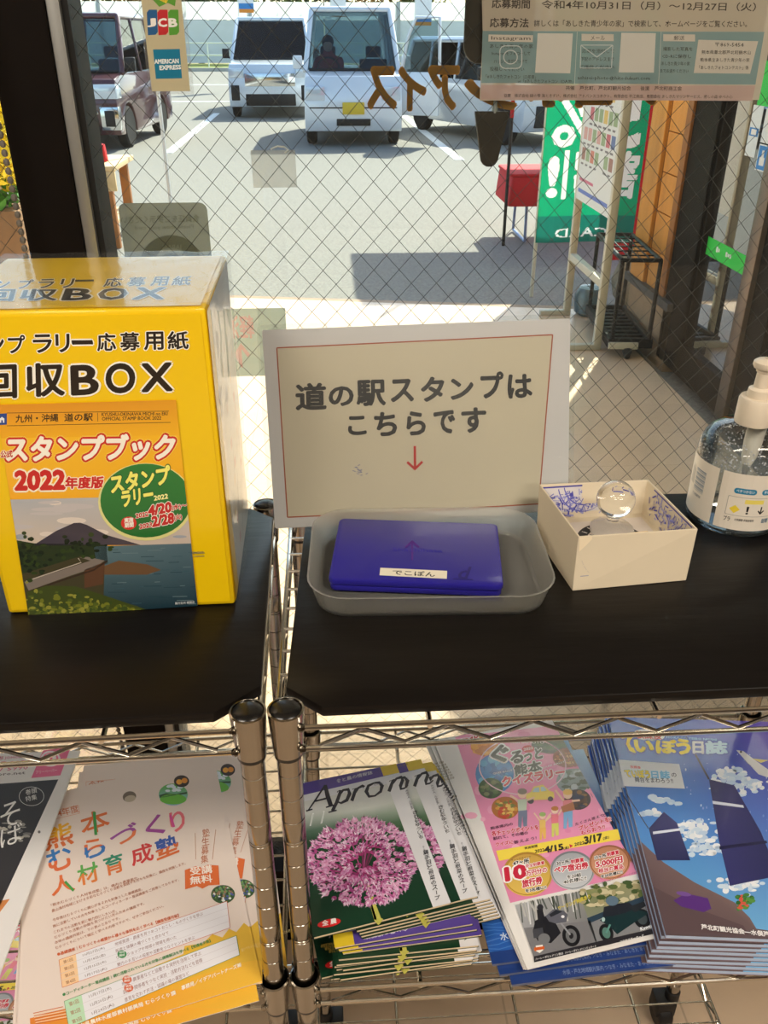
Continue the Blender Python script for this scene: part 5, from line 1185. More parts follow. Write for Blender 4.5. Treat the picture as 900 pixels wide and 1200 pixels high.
# yellow car and waving family
s.poly([(298, 340), (300, 314), (318, 306), (330, 284), (368, 276), (392, 300), (412, 306), (414, 330), (404, 336)], (244, 222, 120)); s.up(); s.poly([(324, 306), (333, 290), (352, 286), (354, 306)], (200, 226, 236)); s.poly([(360, 304), (358, 285), (370, 284), (384, 300)], (200, 226, 236)); s.ell((318, 342), 13, 12, (80, 76, 80)); s.ell((398, 334), 11, 10, (80, 76, 80)); s.up()
def figure(x, y, h, top, bot, hair, arms):
    s.poly([(x-h*.10, y-h*.42), (x+h*.10, y-h*.44), (x+h*.12, y-h*.72), (x-h*.12, y-h*.70)], top); s.poly([(x-h*.1, y-h*.42), (x+h*.12, y-h*.44), (x+h*.12, y-h*.05), (x+h*.03, y-h*.03), (x, y-h*.3), (x-h*.03, y), (x-h*.1, y)], bot)
    for a in arms: s.line((x+a[0]*h*.1, y-h*.68), (x+a[0]*h*.3, y-h*a[1]), h*.05, (250, 214, 190))
    s.up(); s.ell((x, y-h*.84), h*.11, h*.11, (252, 220, 198)); s.lay += .3; s.ell((x, y-h*.90), h*.115, h*.075, hair); s.up()
figure(284, 452, 165, (200, 214, 196), (120, 130, 160), (140, 130, 120), ((-1, .8), (1, .75))); figure(366, 500, 115, (240, 200, 110), (240, 190, 100), (160, 190, 110), ((-1, .95), (1, .95))); figure(416, 488, 128, (240, 130, 150), (220, 220, 110), (190, 120, 60), ((-1, .5), (1, 1.0))); figure(468, 455, 165, (226, 140, 150), (130, 180, 226), (240, 200, 120), ((-1, .95), (1, .7)))
s.poly([(440, 366), (490, 346), (498, 378), (448, 390)], (170, 110, 80)); s.up()
dk = (84, 40, 60); rd = (206, 36, 66); o1 = [(.1, (252, 236, 244))]
s.text('熊本県内の', (156, 460), (246, 441), (154, 448), dk, .02); s.text('各チェックポイントを', (162, 486), (352, 458), (158, 466), rd, .05, outline=o1); s.text('訪れて、その場の', (168, 502), (308, 478), (166, 488), dk, .02); s.text('クイズに', (176, 528), (248, 516), (174, 512), rd, .05, outline=o1); s.text('答えよう!', (250, 518), (342, 498), (248, 505), dk, .02)
s.text('たくさん答えて', (500, 444), (614, 406), (498, 432), dk, .02); s.text('プレゼントを', (515, 464), (638, 424), (511, 446), rd, .05, outline=o1); s.text('もらおう!!', (524, 482), (620, 454), (520, 466), rd, .05, outline=o1)
s.poly([(178, 545), (664, 458), (676, 500), (190, 586)], (248, 222, 80)); s.up()
s.text('実施期間', (294, 540), (346, 530), (292, 530), K, .03); s.text('2022', (336, 554), (374, 547), (335, 542), K, .04); s.text('4/15', (376, 553), (450, 540), (373, 530), K, .06); s.text('(金)', (452, 543), (474, 538), (451, 530), K, .03); s.poly([(474, 518), (490, 524), (478, 534)], rd); s.text('2022', (496, 526), (536, 518), (495, 514), K, .04); s.text('3/17', (538, 518), (608, 503), (535, 490), K, .06); s.text('(金)', (612, 503), (636, 497), (611, 489), K, .03)
for c, rx, ry, c1, c2, c3 in (((305, 640), 101, 90, (176, 130, 50), (232, 196, 96), (206, 164, 74)), ((487, 625), 90, 79, (120, 124, 132), (206, 210, 216), (168, 172, 180)), ((638, 592), 83, 70, (150, 90, 60), (220, 164, 130), (190, 130, 98))):
    s.ell(c, rx, ry, c1, c2, 32); s.lay += .5; s.ell(c, rx*.9, ry*.9, c3, c2, 32); s.lay += .5; s.ring(c, rx*.95, ry*.95, 3, c1); s.up()
wo_ = [(.14, (252, 250, 250))]
s.text('チェックポイント', (240, 588), (320, 572), (238, 580), K, 0, 1); s.text('47ヶ所', (248, 608), (312, 596), (246, 588), K, .04, outline=wo_); s.text('10', (220, 668), (300, 652), (214, 616), rd, .06, outline=wo_); s.text('完全制覇賞', (298, 616), (374, 600), (296, 602), rd, .03, outline=wo_); s.text('万円分の', (300, 650), (384, 632), (298, 628), rd, .04, outline=wo_); s.text('旅行券', (286, 696), (366, 678), (282, 666), rd, .05, outline=wo_); s.text('を3名様に!!', (298, 716), (382, 700), (296, 702), K, .04, outline=wo_)
s.text('チェックポイント', (436, 592), (512, 578), (435, 586), K, 0, 1); s.text('30ヶ所', (424, 606), (474, 597), (423, 590), K, .04, outline=wo_); s.text('制覇賞', (482, 600), (534, 590), (480, 583), rd, .04, outline=wo_); s.text('ペア宿泊券', (414, 638), (552, 616), (412, 612), rd, .05, outline=wo_); s.text('を20組', (466, 660), (522, 650), (465, 645), K, .03, outline=wo_); s.text('40名様に!!', (452, 682), (544, 664), (451, 666), K, .03, outline=wo_)
s.text('チェックポイント', (590, 566), (640, 556), (589, 560), K, 0, 1); s.text('15ヶ所', (578, 582), (624, 572), (577, 567), K, .04, outline=wo_); s.text('制覇賞', (628, 570), (676, 560), (626, 553), rd, .04, outline=wo_); s.text('5,000円', (584, 616), (690, 594), (582, 590), rd, .05, outline=wo_); s.text('相当の賞品', (594, 638), (694, 618), (592, 620), rd, .04, outline=wo_); s.text('を50名様に!!', (604, 658), (690, 638), (603, 645), K, .04, outline=wo_)
s.text('※賞品の発送は当選者の発表をもって代えさせていただきます。', (556, 696), (752, 636), (556, 688), (130, 60, 90), 0, 1)
# bottom photo pair
L0 = [(255, 766), (538, 804), (575, 946), (330, 975)]
s.poly([(255, 766), (512, 712), (586, 920), (330, 978)], [(176, 178, 182), (150, 152, 150), (110, 110, 114), (150, 150, 156)]); s.poly([(512, 712), (796, 655), (846, 852), (586, 920)], [(130, 140, 90), (166, 160, 120), (130, 130, 130), (140, 140, 144)]); s.up()
r2 = random.Random(50)
for k in range(34): x = r2.uniform(275, 540); y = 762-(x-255)*.2; s.line((x, y), (x+r2.uniform(8, 26), y+r2.uniform(40, 110)), r2.uniform(3, 8), r2.choice([(220, 222, 224), (90, 96, 92), (190, 190, 186), (60, 70, 56)])); s.lay += .01
for k in range(60): x, y = r2.uniform(520, 790), r2.uniform(690, 780); y -= (x-520)*.1; s.ell((x, y), r2.uniform(8, 24), r2.uniform(6, 14), r2.choice([(206, 196, 160), (96, 110, 60), (170, 160, 120), (70, 90, 50)]), n=7, clip=True); s.lay += .005
s.poly([(546, 820), (800, 720), (806, 740), (552, 842)], (46, 66, 84)); s.poly([(552, 842), (806, 740), (840, 846), (580, 916)], (132, 134, 138)); s.poly([(290, 860), (560, 830), (586, 916), (330, 976)], (126, 126, 130)); s.up()
s.text('ツーリング特典あり', (430, 790), (560, 740), (428, 772), (206, 190, 70), .05)
bkc = (34, 34, 40); gr = (96, 98, 110)
s.ell((482, 892), 36, 44, (30, 30, 34), rot=-15); s.lay += .3; s.ell((482, 892), 22, 29, (110, 112, 116), rot=-15); s.lay += .3; s.ell((482, 892), 9, 12, bkc); s.poly([(336, 830), (392, 806), (420, 842), (440, 880), (400, 922), (346, 912), (326, 876)], bkc); s.lay += .3; s.poly([(378, 812), (412, 782), (452, 790), (468, 806), (462, 836), (420, 842), (392, 834)], gr); s.lay += .3; s.poly([(392, 806), (420, 786), (446, 794), (400, 816)], (40, 44, 52)); s.poly([(326, 866), (366, 858), (372, 898), (330, 902)], (70, 72, 80)); s.ell((448, 814), 7, 6, (230, 232, 236)); s.line((440, 840), (478, 888), 7, (150, 152, 158)); s.lay += .3
s.poly([(342, 786), (366, 784), (376, 826), (348, 836)], bkc); s.ell((356, 776), 13, 13, (50, 50, 56)); s.ell((372, 904), 24, 22, (120, 122, 126)); s.up()
s.ell((624, 880), 28, 38, (28, 30, 34), rot=-20); s.ell((770, 822), 34, 40, (28, 30, 34), rot=-20); s.lay += .3; s.ell((624, 880), 16, 23, (90, 130, 120), rot=-20); s.ell((770, 822), 20, 25, (70, 80, 84), rot=-20); s.lay += .3; s.poly([(598, 830), (640, 790), (700, 782), (770, 790), (796, 800), (760, 824), (720, 850), (668, 886), (636, 852)], (24, 50, 54)); s.lay += .3; s.poly([(614, 776), (650, 764), (716, 756), (740, 780), (700, 800), (650, 812), (610, 816)], (34, 38, 48)); s.lay += .3; s.ell((648, 750), 26, 20, (96, 120, 140)); s.poly([(716, 774), (776, 752), (786, 770), (740, 798)], (40, 44, 50)); s.ell((612, 826), 7, 9, (170, 200, 200)); s.line((640, 846), (624, 880), 8, (96, 150, 140)); s.up()
s.ell((352, 944), 22, 12, (222, 120, 60), rot=-10); s.lay += .3; s.poly([(338, 932), (366, 928), (368, 950), (354, 962), (340, 954)], (240, 236, 230)); s.lay += .3; s.poly([(334, 940), (372, 934), (373, 946), (335, 952)], (214, 96, 40)); s.up(); s.text('Kawasaki', (764, 872), (832, 850), (761, 858), (236, 240, 244), .03)
s.poly([(330, 976), (858, 852), (866, 872), (332, 1000)], (44, 42, 48)); s.up(); s.text('ハーレーダビッドソン熊本', (338, 992), (450, 968), (337, 982), (226, 226, 226), .02, 1); s.text('ハーレーダビッドソンジュカート', (458, 966), (584, 938), (457, 956), (226, 226, 226), .02, 1); s.text('コウヤマモーターズ', (680, 922), (776, 896), (679, 912), (236, 236, 236), .02, 1)
pM = Mof(s)
root = thing('leaflet', 'top pink quiz rally leaflet with medals and two motorcycles', 'leaflet', M=pM)
cov = s.build('printed_face', PR_gloss, root); MB().box((0, 0, -.0011), (W_, H_, -.0001)).build('paper', M_paperw, root, smooth=False)
for k in range(4): dup(root, 'pink quiz rally leaflet under the top one, only pale margins showing', 'pink leaflets under the top one', shifted(pM, (.0012, -.0010, .0018, -.0016)[k], .0016*(k+1), -.0014*(k+1), (-.7, .8, -1.2, 1.5)[k], W_/2, 0))
# the same leaflets lying on the low shelf at the left
lo = atz(0, 1186, -.785); LMx = Matrix.Translation((lo.x-.085, lo.y-.09, -.781)) @ Matrix.Rotation(RAD(4), 4, 'Z')
for k, lb in enumerate(('pink quiz rally leaflet on the lowest shelf, uppermost of its pile', 'pink quiz rally leaflet on the lowest shelf, second of its pile', 'pink quiz rally leaflet on the lowest shelf, bottom of its pile')): dup(root, lb, None, LMx @ Matrix.Translation((.003*k, -.008*k, -.0016*k)) @ Matrix.Rotation(RAD(-1.5*k), 4, 'Z'))

# ---- sky blue sightseeing magazines
ZT = (3.871, (690, 830))
tl_, bl_ = atz(712, 840, -.284), atz(780.4, 1096, -.284); ay = tl_-bl_; th_ = ay.length; ax = Vector((ay.y, -ay.x, 0)).normalized()*.2
s = Sheet(bl_, ax, ay).z(*ZT); tw_ = .2; s.quad = [(0, 0), (tw_, 0), (tw_, th_), (0, th_)]
nx, ny = 8, 12
for i in range(nx):
    for j in range(ny):
        def c(fx, fy):
            v = Vector((112, 178, 226)).lerp(Vector((44, 92, 190)), min(1, fy*1.05)); return tuple(v.lerp(Vector((104, 74, 176)), max(0, fx*1.3-.35)*fy*1.1 if fx > .27 else 0))
        s.raw([(tw_*i/nx, th_*j/ny), (tw_*(i+1)/nx, th_*j/ny), (tw_*(i+1)/nx, th_*(j+1)/ny), (tw_*i/nx, th_*(j+1)/ny)], [c(i/nx, j/ny), c((i+1)/nx, j/ny), c((i+1)/nx, (j+1)/ny), c(i/nx, (j+1)/ny)])
s.up(); rr = random.Random(61)
for cx, cy, n_, sx, sy in ((470, 560, 60, 80, 44), (640, 300, 34, 70, 26), (740, 350, 40, 80, 26), (330, 420, 14, 60, 18), (690, 800, 40, 90, 30), (520, 640, 24, 60, 26), (280, 480, 10, 50, 10)):
    for k in range(n_): s.ell((cx+rr.gauss(0, sx*.6), cy+rr.gauss(0, sy*.6)), rr.uniform(8, 26), rr.uniform(6, 15), rr.choice([(232, 238, 246), (206, 224, 242), (240, 244, 250), (190, 212, 238)]), n=9, clip=True); s.lay += .003
s.up()
for k in range(60): x, y = rr.uniform(430, 900), rr.uniform(180, 620); s.ell((x, y), rr.uniform(1.5, 5), rr.uniform(2, 8), rr.choice([(220, 234, 250), (150, 170, 226), (120, 150, 214)]), n=6, clip=True)
s.up()
# pier with a cooler, bushes and navy pennants on rods
s.poly([(215, 585), (340, 700), (480, 790), (660, 880), (730, 950), (760, 1000), (830, 1010), (830, 1110), (350, 1040), (280, 830)], [(112, 92, 96), (118, 96, 98), (120, 98, 98), (126, 104, 102), (120, 100, 100), (110, 92, 94), (104, 88, 92), (90, 76, 82), (92, 76, 80), (100, 82, 86)], True); s.up(); s.poly([(270, 798), (480, 905), (700, 985), (730, 1030), (350, 1010)], (96, 78, 82), True); s.up()
s.poly([(384, 872), (440, 840), (540, 862), (556, 910), (520, 925), (420, 900)], (92, 52, 130)); s.lay += .3; s.ell((430, 842), 34, 10, (120, 84, 156), rot=10); s.up()
for k in range(36): s.ell((rr.uniform(670, 745), rr.uniform(840, 910)), rr.uniform(8, 16), rr.uniform(6, 12), rr.choice([(70, 130, 60), (90, 150, 70), (50, 104, 50), (214, 90, 70)]), n=7); s.lay += .01
s.up(); nv = (40, 42, 92); nv2 = (54, 54, 112)
s.line((172, 390), (270, 545), 4, (60, 44, 40)); s.line((440, 130), (545, 322), 8, (44, 36, 50)); s.lay += .3
s.poly([(545, 322), (660, 350), (780, 560), (860, 760), (640, 806), (590, 600)], [nv, nv2, nv, nv, nv2, nv2], True); s.lay += .3; s.poly([(560, 420), (700, 440), (704, 452), (563, 434)], (220, 226, 240)); s.poly([(592, 626), (806, 600), (810, 612), (594, 642)], (30, 30, 70), True)
s.poly([(272, 545), (340, 470), (400, 520), (460, 690), (310, 690)], [nv, nv2, nv2, nv, nv], True); s.lay += .3; s.poly([(290, 560), (410, 545), (414, 555), (292, 572)], (220, 226, 240)); s.up()
s.poly([(668, 190), (700, 194), (760, 240), (830, 290), (830, 320), (770, 300), (710, 236)], (214, 214, 216), True); s.lay += .3; s.poly([(700, 230), (770, 290), (720, 250)], (150, 150, 160)); s.poly([(740, 228), (815, 236), (780, 248)], (206, 190, 110)); s.ell((690, 198), 5, 5, (60, 60, 70)); s.up()
s.ell((272, 122), 72, 26, (250, 248, 248), rot=6); s.poly([(290, 140), (312, 138), (304, 158)], (250, 248, 248)); s.up(); s.text('放課後', (214, 136), (332, 142), (210, 104), (206, 60, 60), .04)
s.text('HOKAGO TEIBO NISSHI', (352, 136), (580, 148), (352, 127), (150, 210, 240), .01, 1)
lo_ = [(.14, (40, 70, 170))]
for ch, a, b, bt_, tp in (('て', 152, 218, 196, 116), ('い', 212, 292, 196, 146), ('ぼ', 310, 398, 202, 144), ('う', 402, 460, 206, 142)): s.text(ch, (a, bt_), (b, bt_+3), (a-4, tp), (250, 226, 60), .06, outline=lo_)
s.text('日', (474, 204), (520, 206), (472, 152), (246, 248, 250), .05, outline=lo_); s.text('誌', (532, 206), (626, 208), (532, 150), (200, 230, 248), .05, outline=lo_)
s.poly([(132, 234), (410, 254), (436, 366), (160, 354)], (226, 230, 236)); s.up(); s.text('放課後', (188, 272), (236, 276), (186, 260), (206, 70, 70), .03)
s.text('ていぼう', (168, 312), (280, 318), (160, 278), (236, 214, 70), .07, outline=[(.12, (120, 170, 220))]); s.text('日誌', (286, 318), (368, 320), (282, 284), (120, 190, 230), .05, outline=[(.1, (230, 240, 250))]); s.text('の', (376, 312), (398, 313), (374, 294), (70, 80, 100), .02); s.text('舞台をまわろう!!', (210, 336), (384, 342), (206, 312), (70, 80, 100), .02)
s.text('芦北町観光協会―水俣芦北', (512, 1004), (850, 1042), (508, 980), (240, 236, 236), .04, outline=[(.1, (70, 60, 70))])
tM = Mof(s)
root = thing('tourist_magazine', 'top sky blue tourist magazine with a fish and a yellow title', 'magazine', M=tM)
s.build('cover', PR_gloss, root); MB().box((.0004, .0004, -.0046), (tw_-.0004, th_-.0004, -.0004)).build('pages', mat('blue_page_edge', (176, 196, 226), .6, var=.2, scale=300, stretch=(.2, .2, 30)), root, smooth=False)
MB().box((0, 0, -.0052), (tw_, th_, -.0046)).build('back_cover', mat('mauve_cover', (120, 100, 106), .45, var=.08, scale=20), root, smooth=False)
for k in range(8): dup(root, 'sky blue tourist magazine under the top one, only its spine and foot showing', 'sky blue magazines below the top one', shifted(tM, -.0024*(k+1), .003-.001*k, -.0054*(k+1), .35*(k % 3), .1, .13))

# ---- cream flyers with the multicoloured heading
ZC = (2.571, (0, 820))
TLp, TRp, BRp = atz(14, 941, -.3230), atz(235, 890, -.3230), atz(307, 1150, -.3230)
s = Sheet(TLp+(BRp-TRp), TRp-TLp, TRp-BRp).z(*ZC); fw, fh = (TRp-TLp).length, (TRp-BRp).dot(s.ey); s.quad = [(0, 0), (fw, 0), (fw, fh), (0, fh)]
s.raw(s.quad, (232, 216, 206)); s.up()
yo = (244, 176, 40); orr = (222, 112, 50)
s.poly([(792, 700), (765, 668), (750, 684), (735, 672), (712, 700), (690, 690), (670, 716), (640, 706), (610, 735), (580, 738), (556, 742), (552, 766), (400, 830), (330, 870), (790, 875)], (232, 186, 60), True)
s.poly([(796, 780), (730, 792), (460, 872), (200, 930), (90, 960), (100, 1130), (820, 1010)], [(244, 190, 60), (246, 184, 50), (246, 176, 40), (238, 150, 44), (226, 130, 50), (232, 150, 40), (244, 190, 50)], True); s.up()
for k in range(9): y = 945+k*4; s.line((100+k, y), (190+k*3, y-20), 2.5, (240, 210, 180) if k % 2 else (206, 110, 50))
s.ell((390, 292), 20.5, 16, (124, 108, 92), rot=-12); s.lay += .3; s.ell((392, 298), 17, 10, (196, 180, 158), rot=-12); s.up()
s.ring((182, 350), 0.1, .1, .05, orr, 4)
s.text('令和04年度', (112, 370), (240, 338), (106, 348), (206, 120, 80), .01)
q = [(104, 374), (240, 342), (236, 318), (98, 350)]
for i in range(4): s.line(q[i], q[(i+1) % 4], 1.2, (222, 150, 110))
for ch, A, B, C_, c1, c2 in (('熊', (140, 456), (222, 432), (132, 388), (236, 176, 40), (216, 110, 50)), ('本', (250, 412), (332, 386), (240, 350), (222, 112, 50), None), ('む', (152, 524), (222, 498), (138, 460), (54, 120, 190), (222, 110, 60)), ('ら', (260, 482), (320, 462), (248, 430), (222, 112, 56), (60, 120, 190)), ('づ', (340, 446), (420, 412), (328, 400), (160, 80, 160), (226, 120, 70)), ('く', (454, 420), (498, 398), (440, 364), (160, 70, 150), None), ('り', (520, 402), (562, 386), (508, 344), (226, 110, 120), None),
                             ('人', (158, 592), (226, 574), (150, 538), (222, 112, 56), None), ('材', (238, 562), (300, 544), (230, 504), (96, 170, 80), (226, 130, 60)), ('育', (320, 532), (376, 514), (310, 476), (50, 140, 110), (224, 120, 60)), ('成', (400, 502), (464, 482), (392, 448), (206, 60, 60), None), ('塾', (474, 484), (540, 458), (466, 426), (60, 90, 170), (222, 110, 50))):
    s.text(ch, A, B, C_, c1, .022, 3)
    if c2:
        # second colour: redraw the lower left half of the character
        A2, B2, D2 = Vector(s.pm(A)), Vector(s.pm(B)), Vector(s.pm(C_)); vs, fs = glyphs(ch, .024, 3); x0, y0, x1, y1 = txt_bounds(ch); cc = lin(c2); s.lay += .6
        for f in fs:
            pts = [((vs[i][0]-x0)/(x1-x0), (vs[i][1]-y0)/(y1-y0), vs[i][2]) for i in f]
            if sum(p[1] for p in pts)/len(pts) < .45:
                o0 = len(s.v)
                for fx, fy, k_ in pts: q_ = A2+(B2-A2)*fx+(D2-A2)*fy; s.v.append((q_.x, q_.y, (s.lay+k_*.07)*s.LAYER))
                s.f.append(tuple(range(o0, o0+len(pts)))); s.c.append([cc]*len(pts))
s.line((284, 338), (289, 408), 9, (60, 150, 70)); s.line((196, 548), (222, 576), 8, (70, 160, 70)); s.line((258, 446), (264, 476), 8, (54, 120, 190)); s.line((513, 348), (524, 384), 8, (216, 80, 150)); s.up()
s.ell((522, 286), 44, 33, (90, 170, 60), (150, 190, 226), 30); s.lay += .3; s.poly([(480, 288), (500, 282), (530, 284), (564, 278), (563, 284), (482, 296)], (46, 80, 40)); s.ell((522, 300), 40, 16, (110, 190, 60)); s.lay += .3
for k in range(14): s.ell((rr.uniform(495, 550), rr.uniform(258, 275)), 8, 4, (230, 240, 248), n=7)
s.up(); s.ell((547, 246), 23, 18, (60, 44, 30)); s.lay += .3; s.ell((540, 248), 9, 8, (240, 170, 50)); s.ell((556, 244), 9, 8, (232, 150, 40)); s.up()
vtext(s, '塾生募集', 622, 388, 616, 494, 22, (190, 110, 70), .0); s.line((588, 402), (590, 482), 1.5, (200, 150, 120)); s.line((650, 392), (640, 482), 1.5, (200, 150, 120))
s.poly([(557, 514), (590, 502), (608, 506), (626, 498), (658, 500), (662, 558), (628, 560), (610, 570), (594, 562), (558, 572)], (224, 110, 50)); s.up(); s.text('受講', (574, 530), (640, 522), (572, 506), (250, 240, 230), .02); s.text('無料', (574, 558), (640, 550), (572, 534), (250, 240, 230), .02)
s.ell((672, 587), 36, 28, (60, 90, 50)); s.lay += .3
for k in range(60):
    a = rr.uniform(0, 2*pi); d = math.sqrt(rr.random())*.85; s.ell((672+36*d*cos(a), 587+28*d*sin(a)), rr.uniform(2, 6), rr.uniform(2, 5), rr.choice([(230, 232, 226), (110, 150, 90), (40, 60, 40), (80, 90, 160), (150, 120, 90)]), n=6); s.lay += .005
s.up(); bc_ = (176, 112, 84)
for tx, a, b in (('「熊本むらづくり人材育成塾」は、県内の農業者や、', (155, 625), (420, 540)), ('農山漁村地域における多彩なむらづくり活動を実践する方々を対象に、講座を実施します。', (157, 642), (560, 497)), ('今年度はむらづくりに関心がある方を対象とした基礎講座、', (160, 670), (430, 575)), ('既に活動している方を対象としたコーディネーター育成講座をご用意しております。', (161, 688), (540, 547)), ('これまでの活動を更に魅力的にしたい方、', (163, 706), (352, 640)), ('むらづくり活動の仲間を見つけたい方のための講座です。', (165, 722), (436, 618)), ('本年の講座内容は、下の表のとおりです。', (166, 738), (362, 662)), ('むらづくりについて幅広く学べる内容ですので、ぜひご参加ください。', (168, 754), (494, 626))):
    s.text(tx, a, b, (a[0]-2, a[1]-9), bc_, .005, 1)
def table(hd, hc, h0, h1, quad, lc, rows, notes):
    s.text(hd, h0, h1, (h0[0]-2, h0[1]-11), hc, .02, 1); TL_, TR_, BR_, BL_ = [Vector(q) for q in quad]; P2 = lambda u, v: (TL_*(1-u)+TR_*u)*(1-v)+(BL_*(1-u)+BR_*u)*v
    s.poly([TL_, TR_, BR_, BL_], (234, 232, 238)); s.up(); s.poly([P2(0, 0), P2(.1, 0), P2(.1, 1), P2(0, 1)], lc); s.up()
    q = [TL_, TR_, BR_, BL_]
    for i in range(4): s.line(q[i], q[(i+1) % 4], 1.2, hc)
    n = len(rows)
    for i, (r1, r2) in enumerate(rows):
        v = (i+.78)/n; s.text(r1, P2(.025, v), P2(.08, v), P2(.022, v-.12*4/n), (170, 120, 90), .01, 1); s.text(r2, P2(.14, v), P2(.27, v), P2(.138, v-.12*4/n), (130, 110, 110), .0, 1)
        if i: s.line(P2(0, i/n), P2(1, i/n), .8, (206, 200, 206))
    for i, tx in enumerate(notes): v = (i+.85)/len(notes); s.text(tx, P2(.33, v), P2(.33+len(tx)*.021, v), P2(.33, v-.55/len(notes)), (150, 112, 112), .0, 1)
table('●基礎講座｜むらづくりの概要から様々な事例を広く学べる【講座受講可能】', (206, 96, 50), (174, 774), (540, 655), [(178, 785), (684, 608), (693, 688), (188, 868)], (246, 206, 160), (('第1回', '10月27日(木)'), ('第2回', '11月18日(金)'), ('第3回', '12月15日(木)'), ('第4回', '1月17日(火)')), ('地域資源・農産を見つめコトおこし・ものづくりを学ぶ', '販売と体験の場づくりと合わせて', 'ワークショップや地域の現場を用いた', '魅力のお互いの役割や活動をつなぐヒントを学ぶ'))
table('●コーディネーター育成講座｜現に活動されている方を対象に課題解決を学べる【受講者多数】', (70, 140, 80), (190, 896), (636, 732), [(194, 910), (712, 712), (722, 770), (208, 990)], (190, 226, 190), (('第1回', '11月17日(木)'), ('第2回', '12月20日(火)'), ('第3回', '1月24日(火)')), ('地域の農業者などと協働する実例を活用して学ぶ', '調整や関係者をつなぐ実技・活動方法などを習得', '意見を交わす方法・協議の場の運営など'))
for c, cc in (((368, 768), (60, 140, 80)), ((383, 845), (216, 100, 60)), ((388, 870), (216, 100, 60))): s.ell(c, 14, 12, cc, n=16); s.lay += .3; s.text('現地', (c[0]-9, c[1]-1), (c[0]+9, c[1]-4), (c[0]-9, c[1]-8), (240, 240, 236), .01, 1); s.text('講座', (c[0]-9, c[1]+8), (c[0]+9, c[1]+5), (c[0]-9, c[1]+1), (240, 240, 236), .01, 1)
s.up(); s.text('熊本県農林水産部農村振興局 むらづくり課', (225, 998), (532, 890), (222, 984), (252, 246, 232), .02, 1); s.text('事務局／イデアパートナーズ㈱', (548, 878), (728, 806), (546, 864), (252, 246, 232), .02, 1)
s.text('受けてもらいたい方', (728, 762), (790, 738), (726, 752), (244, 220, 150), .0, 1)
fM = Mof(s)
root = thing('flyer', 'top cream flyer with a multicoloured heading and a punched hole', 'flyer', M=fM)
s.build('printed_face', PR_mat, root); MB().box((0, 0, -.0007), (fw, fh, -.0001)).build('paper', M_paperw, root, smooth=False)
dup(root, 'cream flyer behind the top one, its right strip showing by the post', None, shifted(fM, 0, -.001, -.0012, -11.5, fw, 0))
_t3 = atz(93, 905, -.3254); _r3 = fM.to_3x3() @ Matrix.Rotation(RAD(-6), 3, 'Z'); _m3 = _r3.to_4x4(); _m3.translation = _t3-_r3 @ Vector((0, fh, 0))
dup(root, 'cream flyer behind the top one, its upper left corner showing', None, _m3)
dup(root, 'lowest cream flyer, a yellow foot edge showing beneath the others', None, shifted(fM, -.002, -.012, -.0036, -1.5, fw/2, fh/2))
# ---- newsletter with a black picture
tr_ = atz(91, 878, -.3165); s = Sheet((tr_.x-.2135, tr_.y-.297, -.3165), (1, -.012, 0), (.012, 1, 0)).z(*ZC); nw, nh = .2135, .297
s.raw([(0, 0), (nw, 0), (nw, nh), (0, nh)], (232, 228, 226)); s.up()
s.poly([(-420, 285), (176, 240), (0, 620), (-45, 720), (-420, 900)], (46, 42, 44)); s.poly([(-420, 690), (30, 600), (0, 640), (-30, 760), (-420, 1000)], (206, 130, 66)); s.up()
rr = random.Random(77)
for k in range(36): x, y = rr.gauss(20, 34), rr.gauss(395, 14); s.ell((x, y), rr.uniform(4, 14), rr.uniform(2, 6), rr.choice([(196, 190, 176), (150, 146, 138), (110, 106, 104)]), n=7); s.lay += .01
s.up(); s.text('そ', (2, 390), (62, 372), (0, 318), (240, 238, 234), .0, 3); s.text('ば', (2, 448), (70, 425), (0, 390), (240, 238, 234), .0, 3); s.ring((95, 291), 38, 29, 1.4, (226, 224, 220)); s.text('巻頭', (78, 288), (112, 280), (76, 272), (236, 234, 230), .0); s.text('特集', (78, 308), (112, 300), (76, 292), (236, 234, 230), .0)
s.poly([(130, 152), (213, 144), (182, 228), (94, 236)], (232, 110, 150)); s.up(); s.ring((152, 178), 30, 24, 6, (250, 236, 242)); s.text('n', (140, 190), (166, 186), (142, 166), (250, 236, 242), .04); s.text('フリーペーパー', (108, 224), (172, 217), (108, 214), (250, 226, 236), 0, 1)
for i, tx in enumerate(('お問い合わせ先 編集部 JOHOMEDIA', 'TEL 0965 37 8050', 'FAX 0965 37 5990', 'http www n k-pro.net')): y = 178+i*17; s.text(tx, (-150-i*6, y+14), (102-i*9, y-2), (-148-i*6, y+2), (206, 90, 130) if i < 3 else (90, 80, 84), .01, 1)
root = thing('newsletter', 'folded newsletter with a black picture and white lettering', 'newsletter', M=Mof(s)); s.build('printed_face', PR_mat, root); MB().box((0, 0, -.0018), (nw, nh, -.0001)).build('paper', M_paperw, root, smooth=False)
MB().tube([(nw-.0006, 0, -.001), (nw-.0006, nh, -.001)], .0012, 8).build('fold', M_paperw, root)

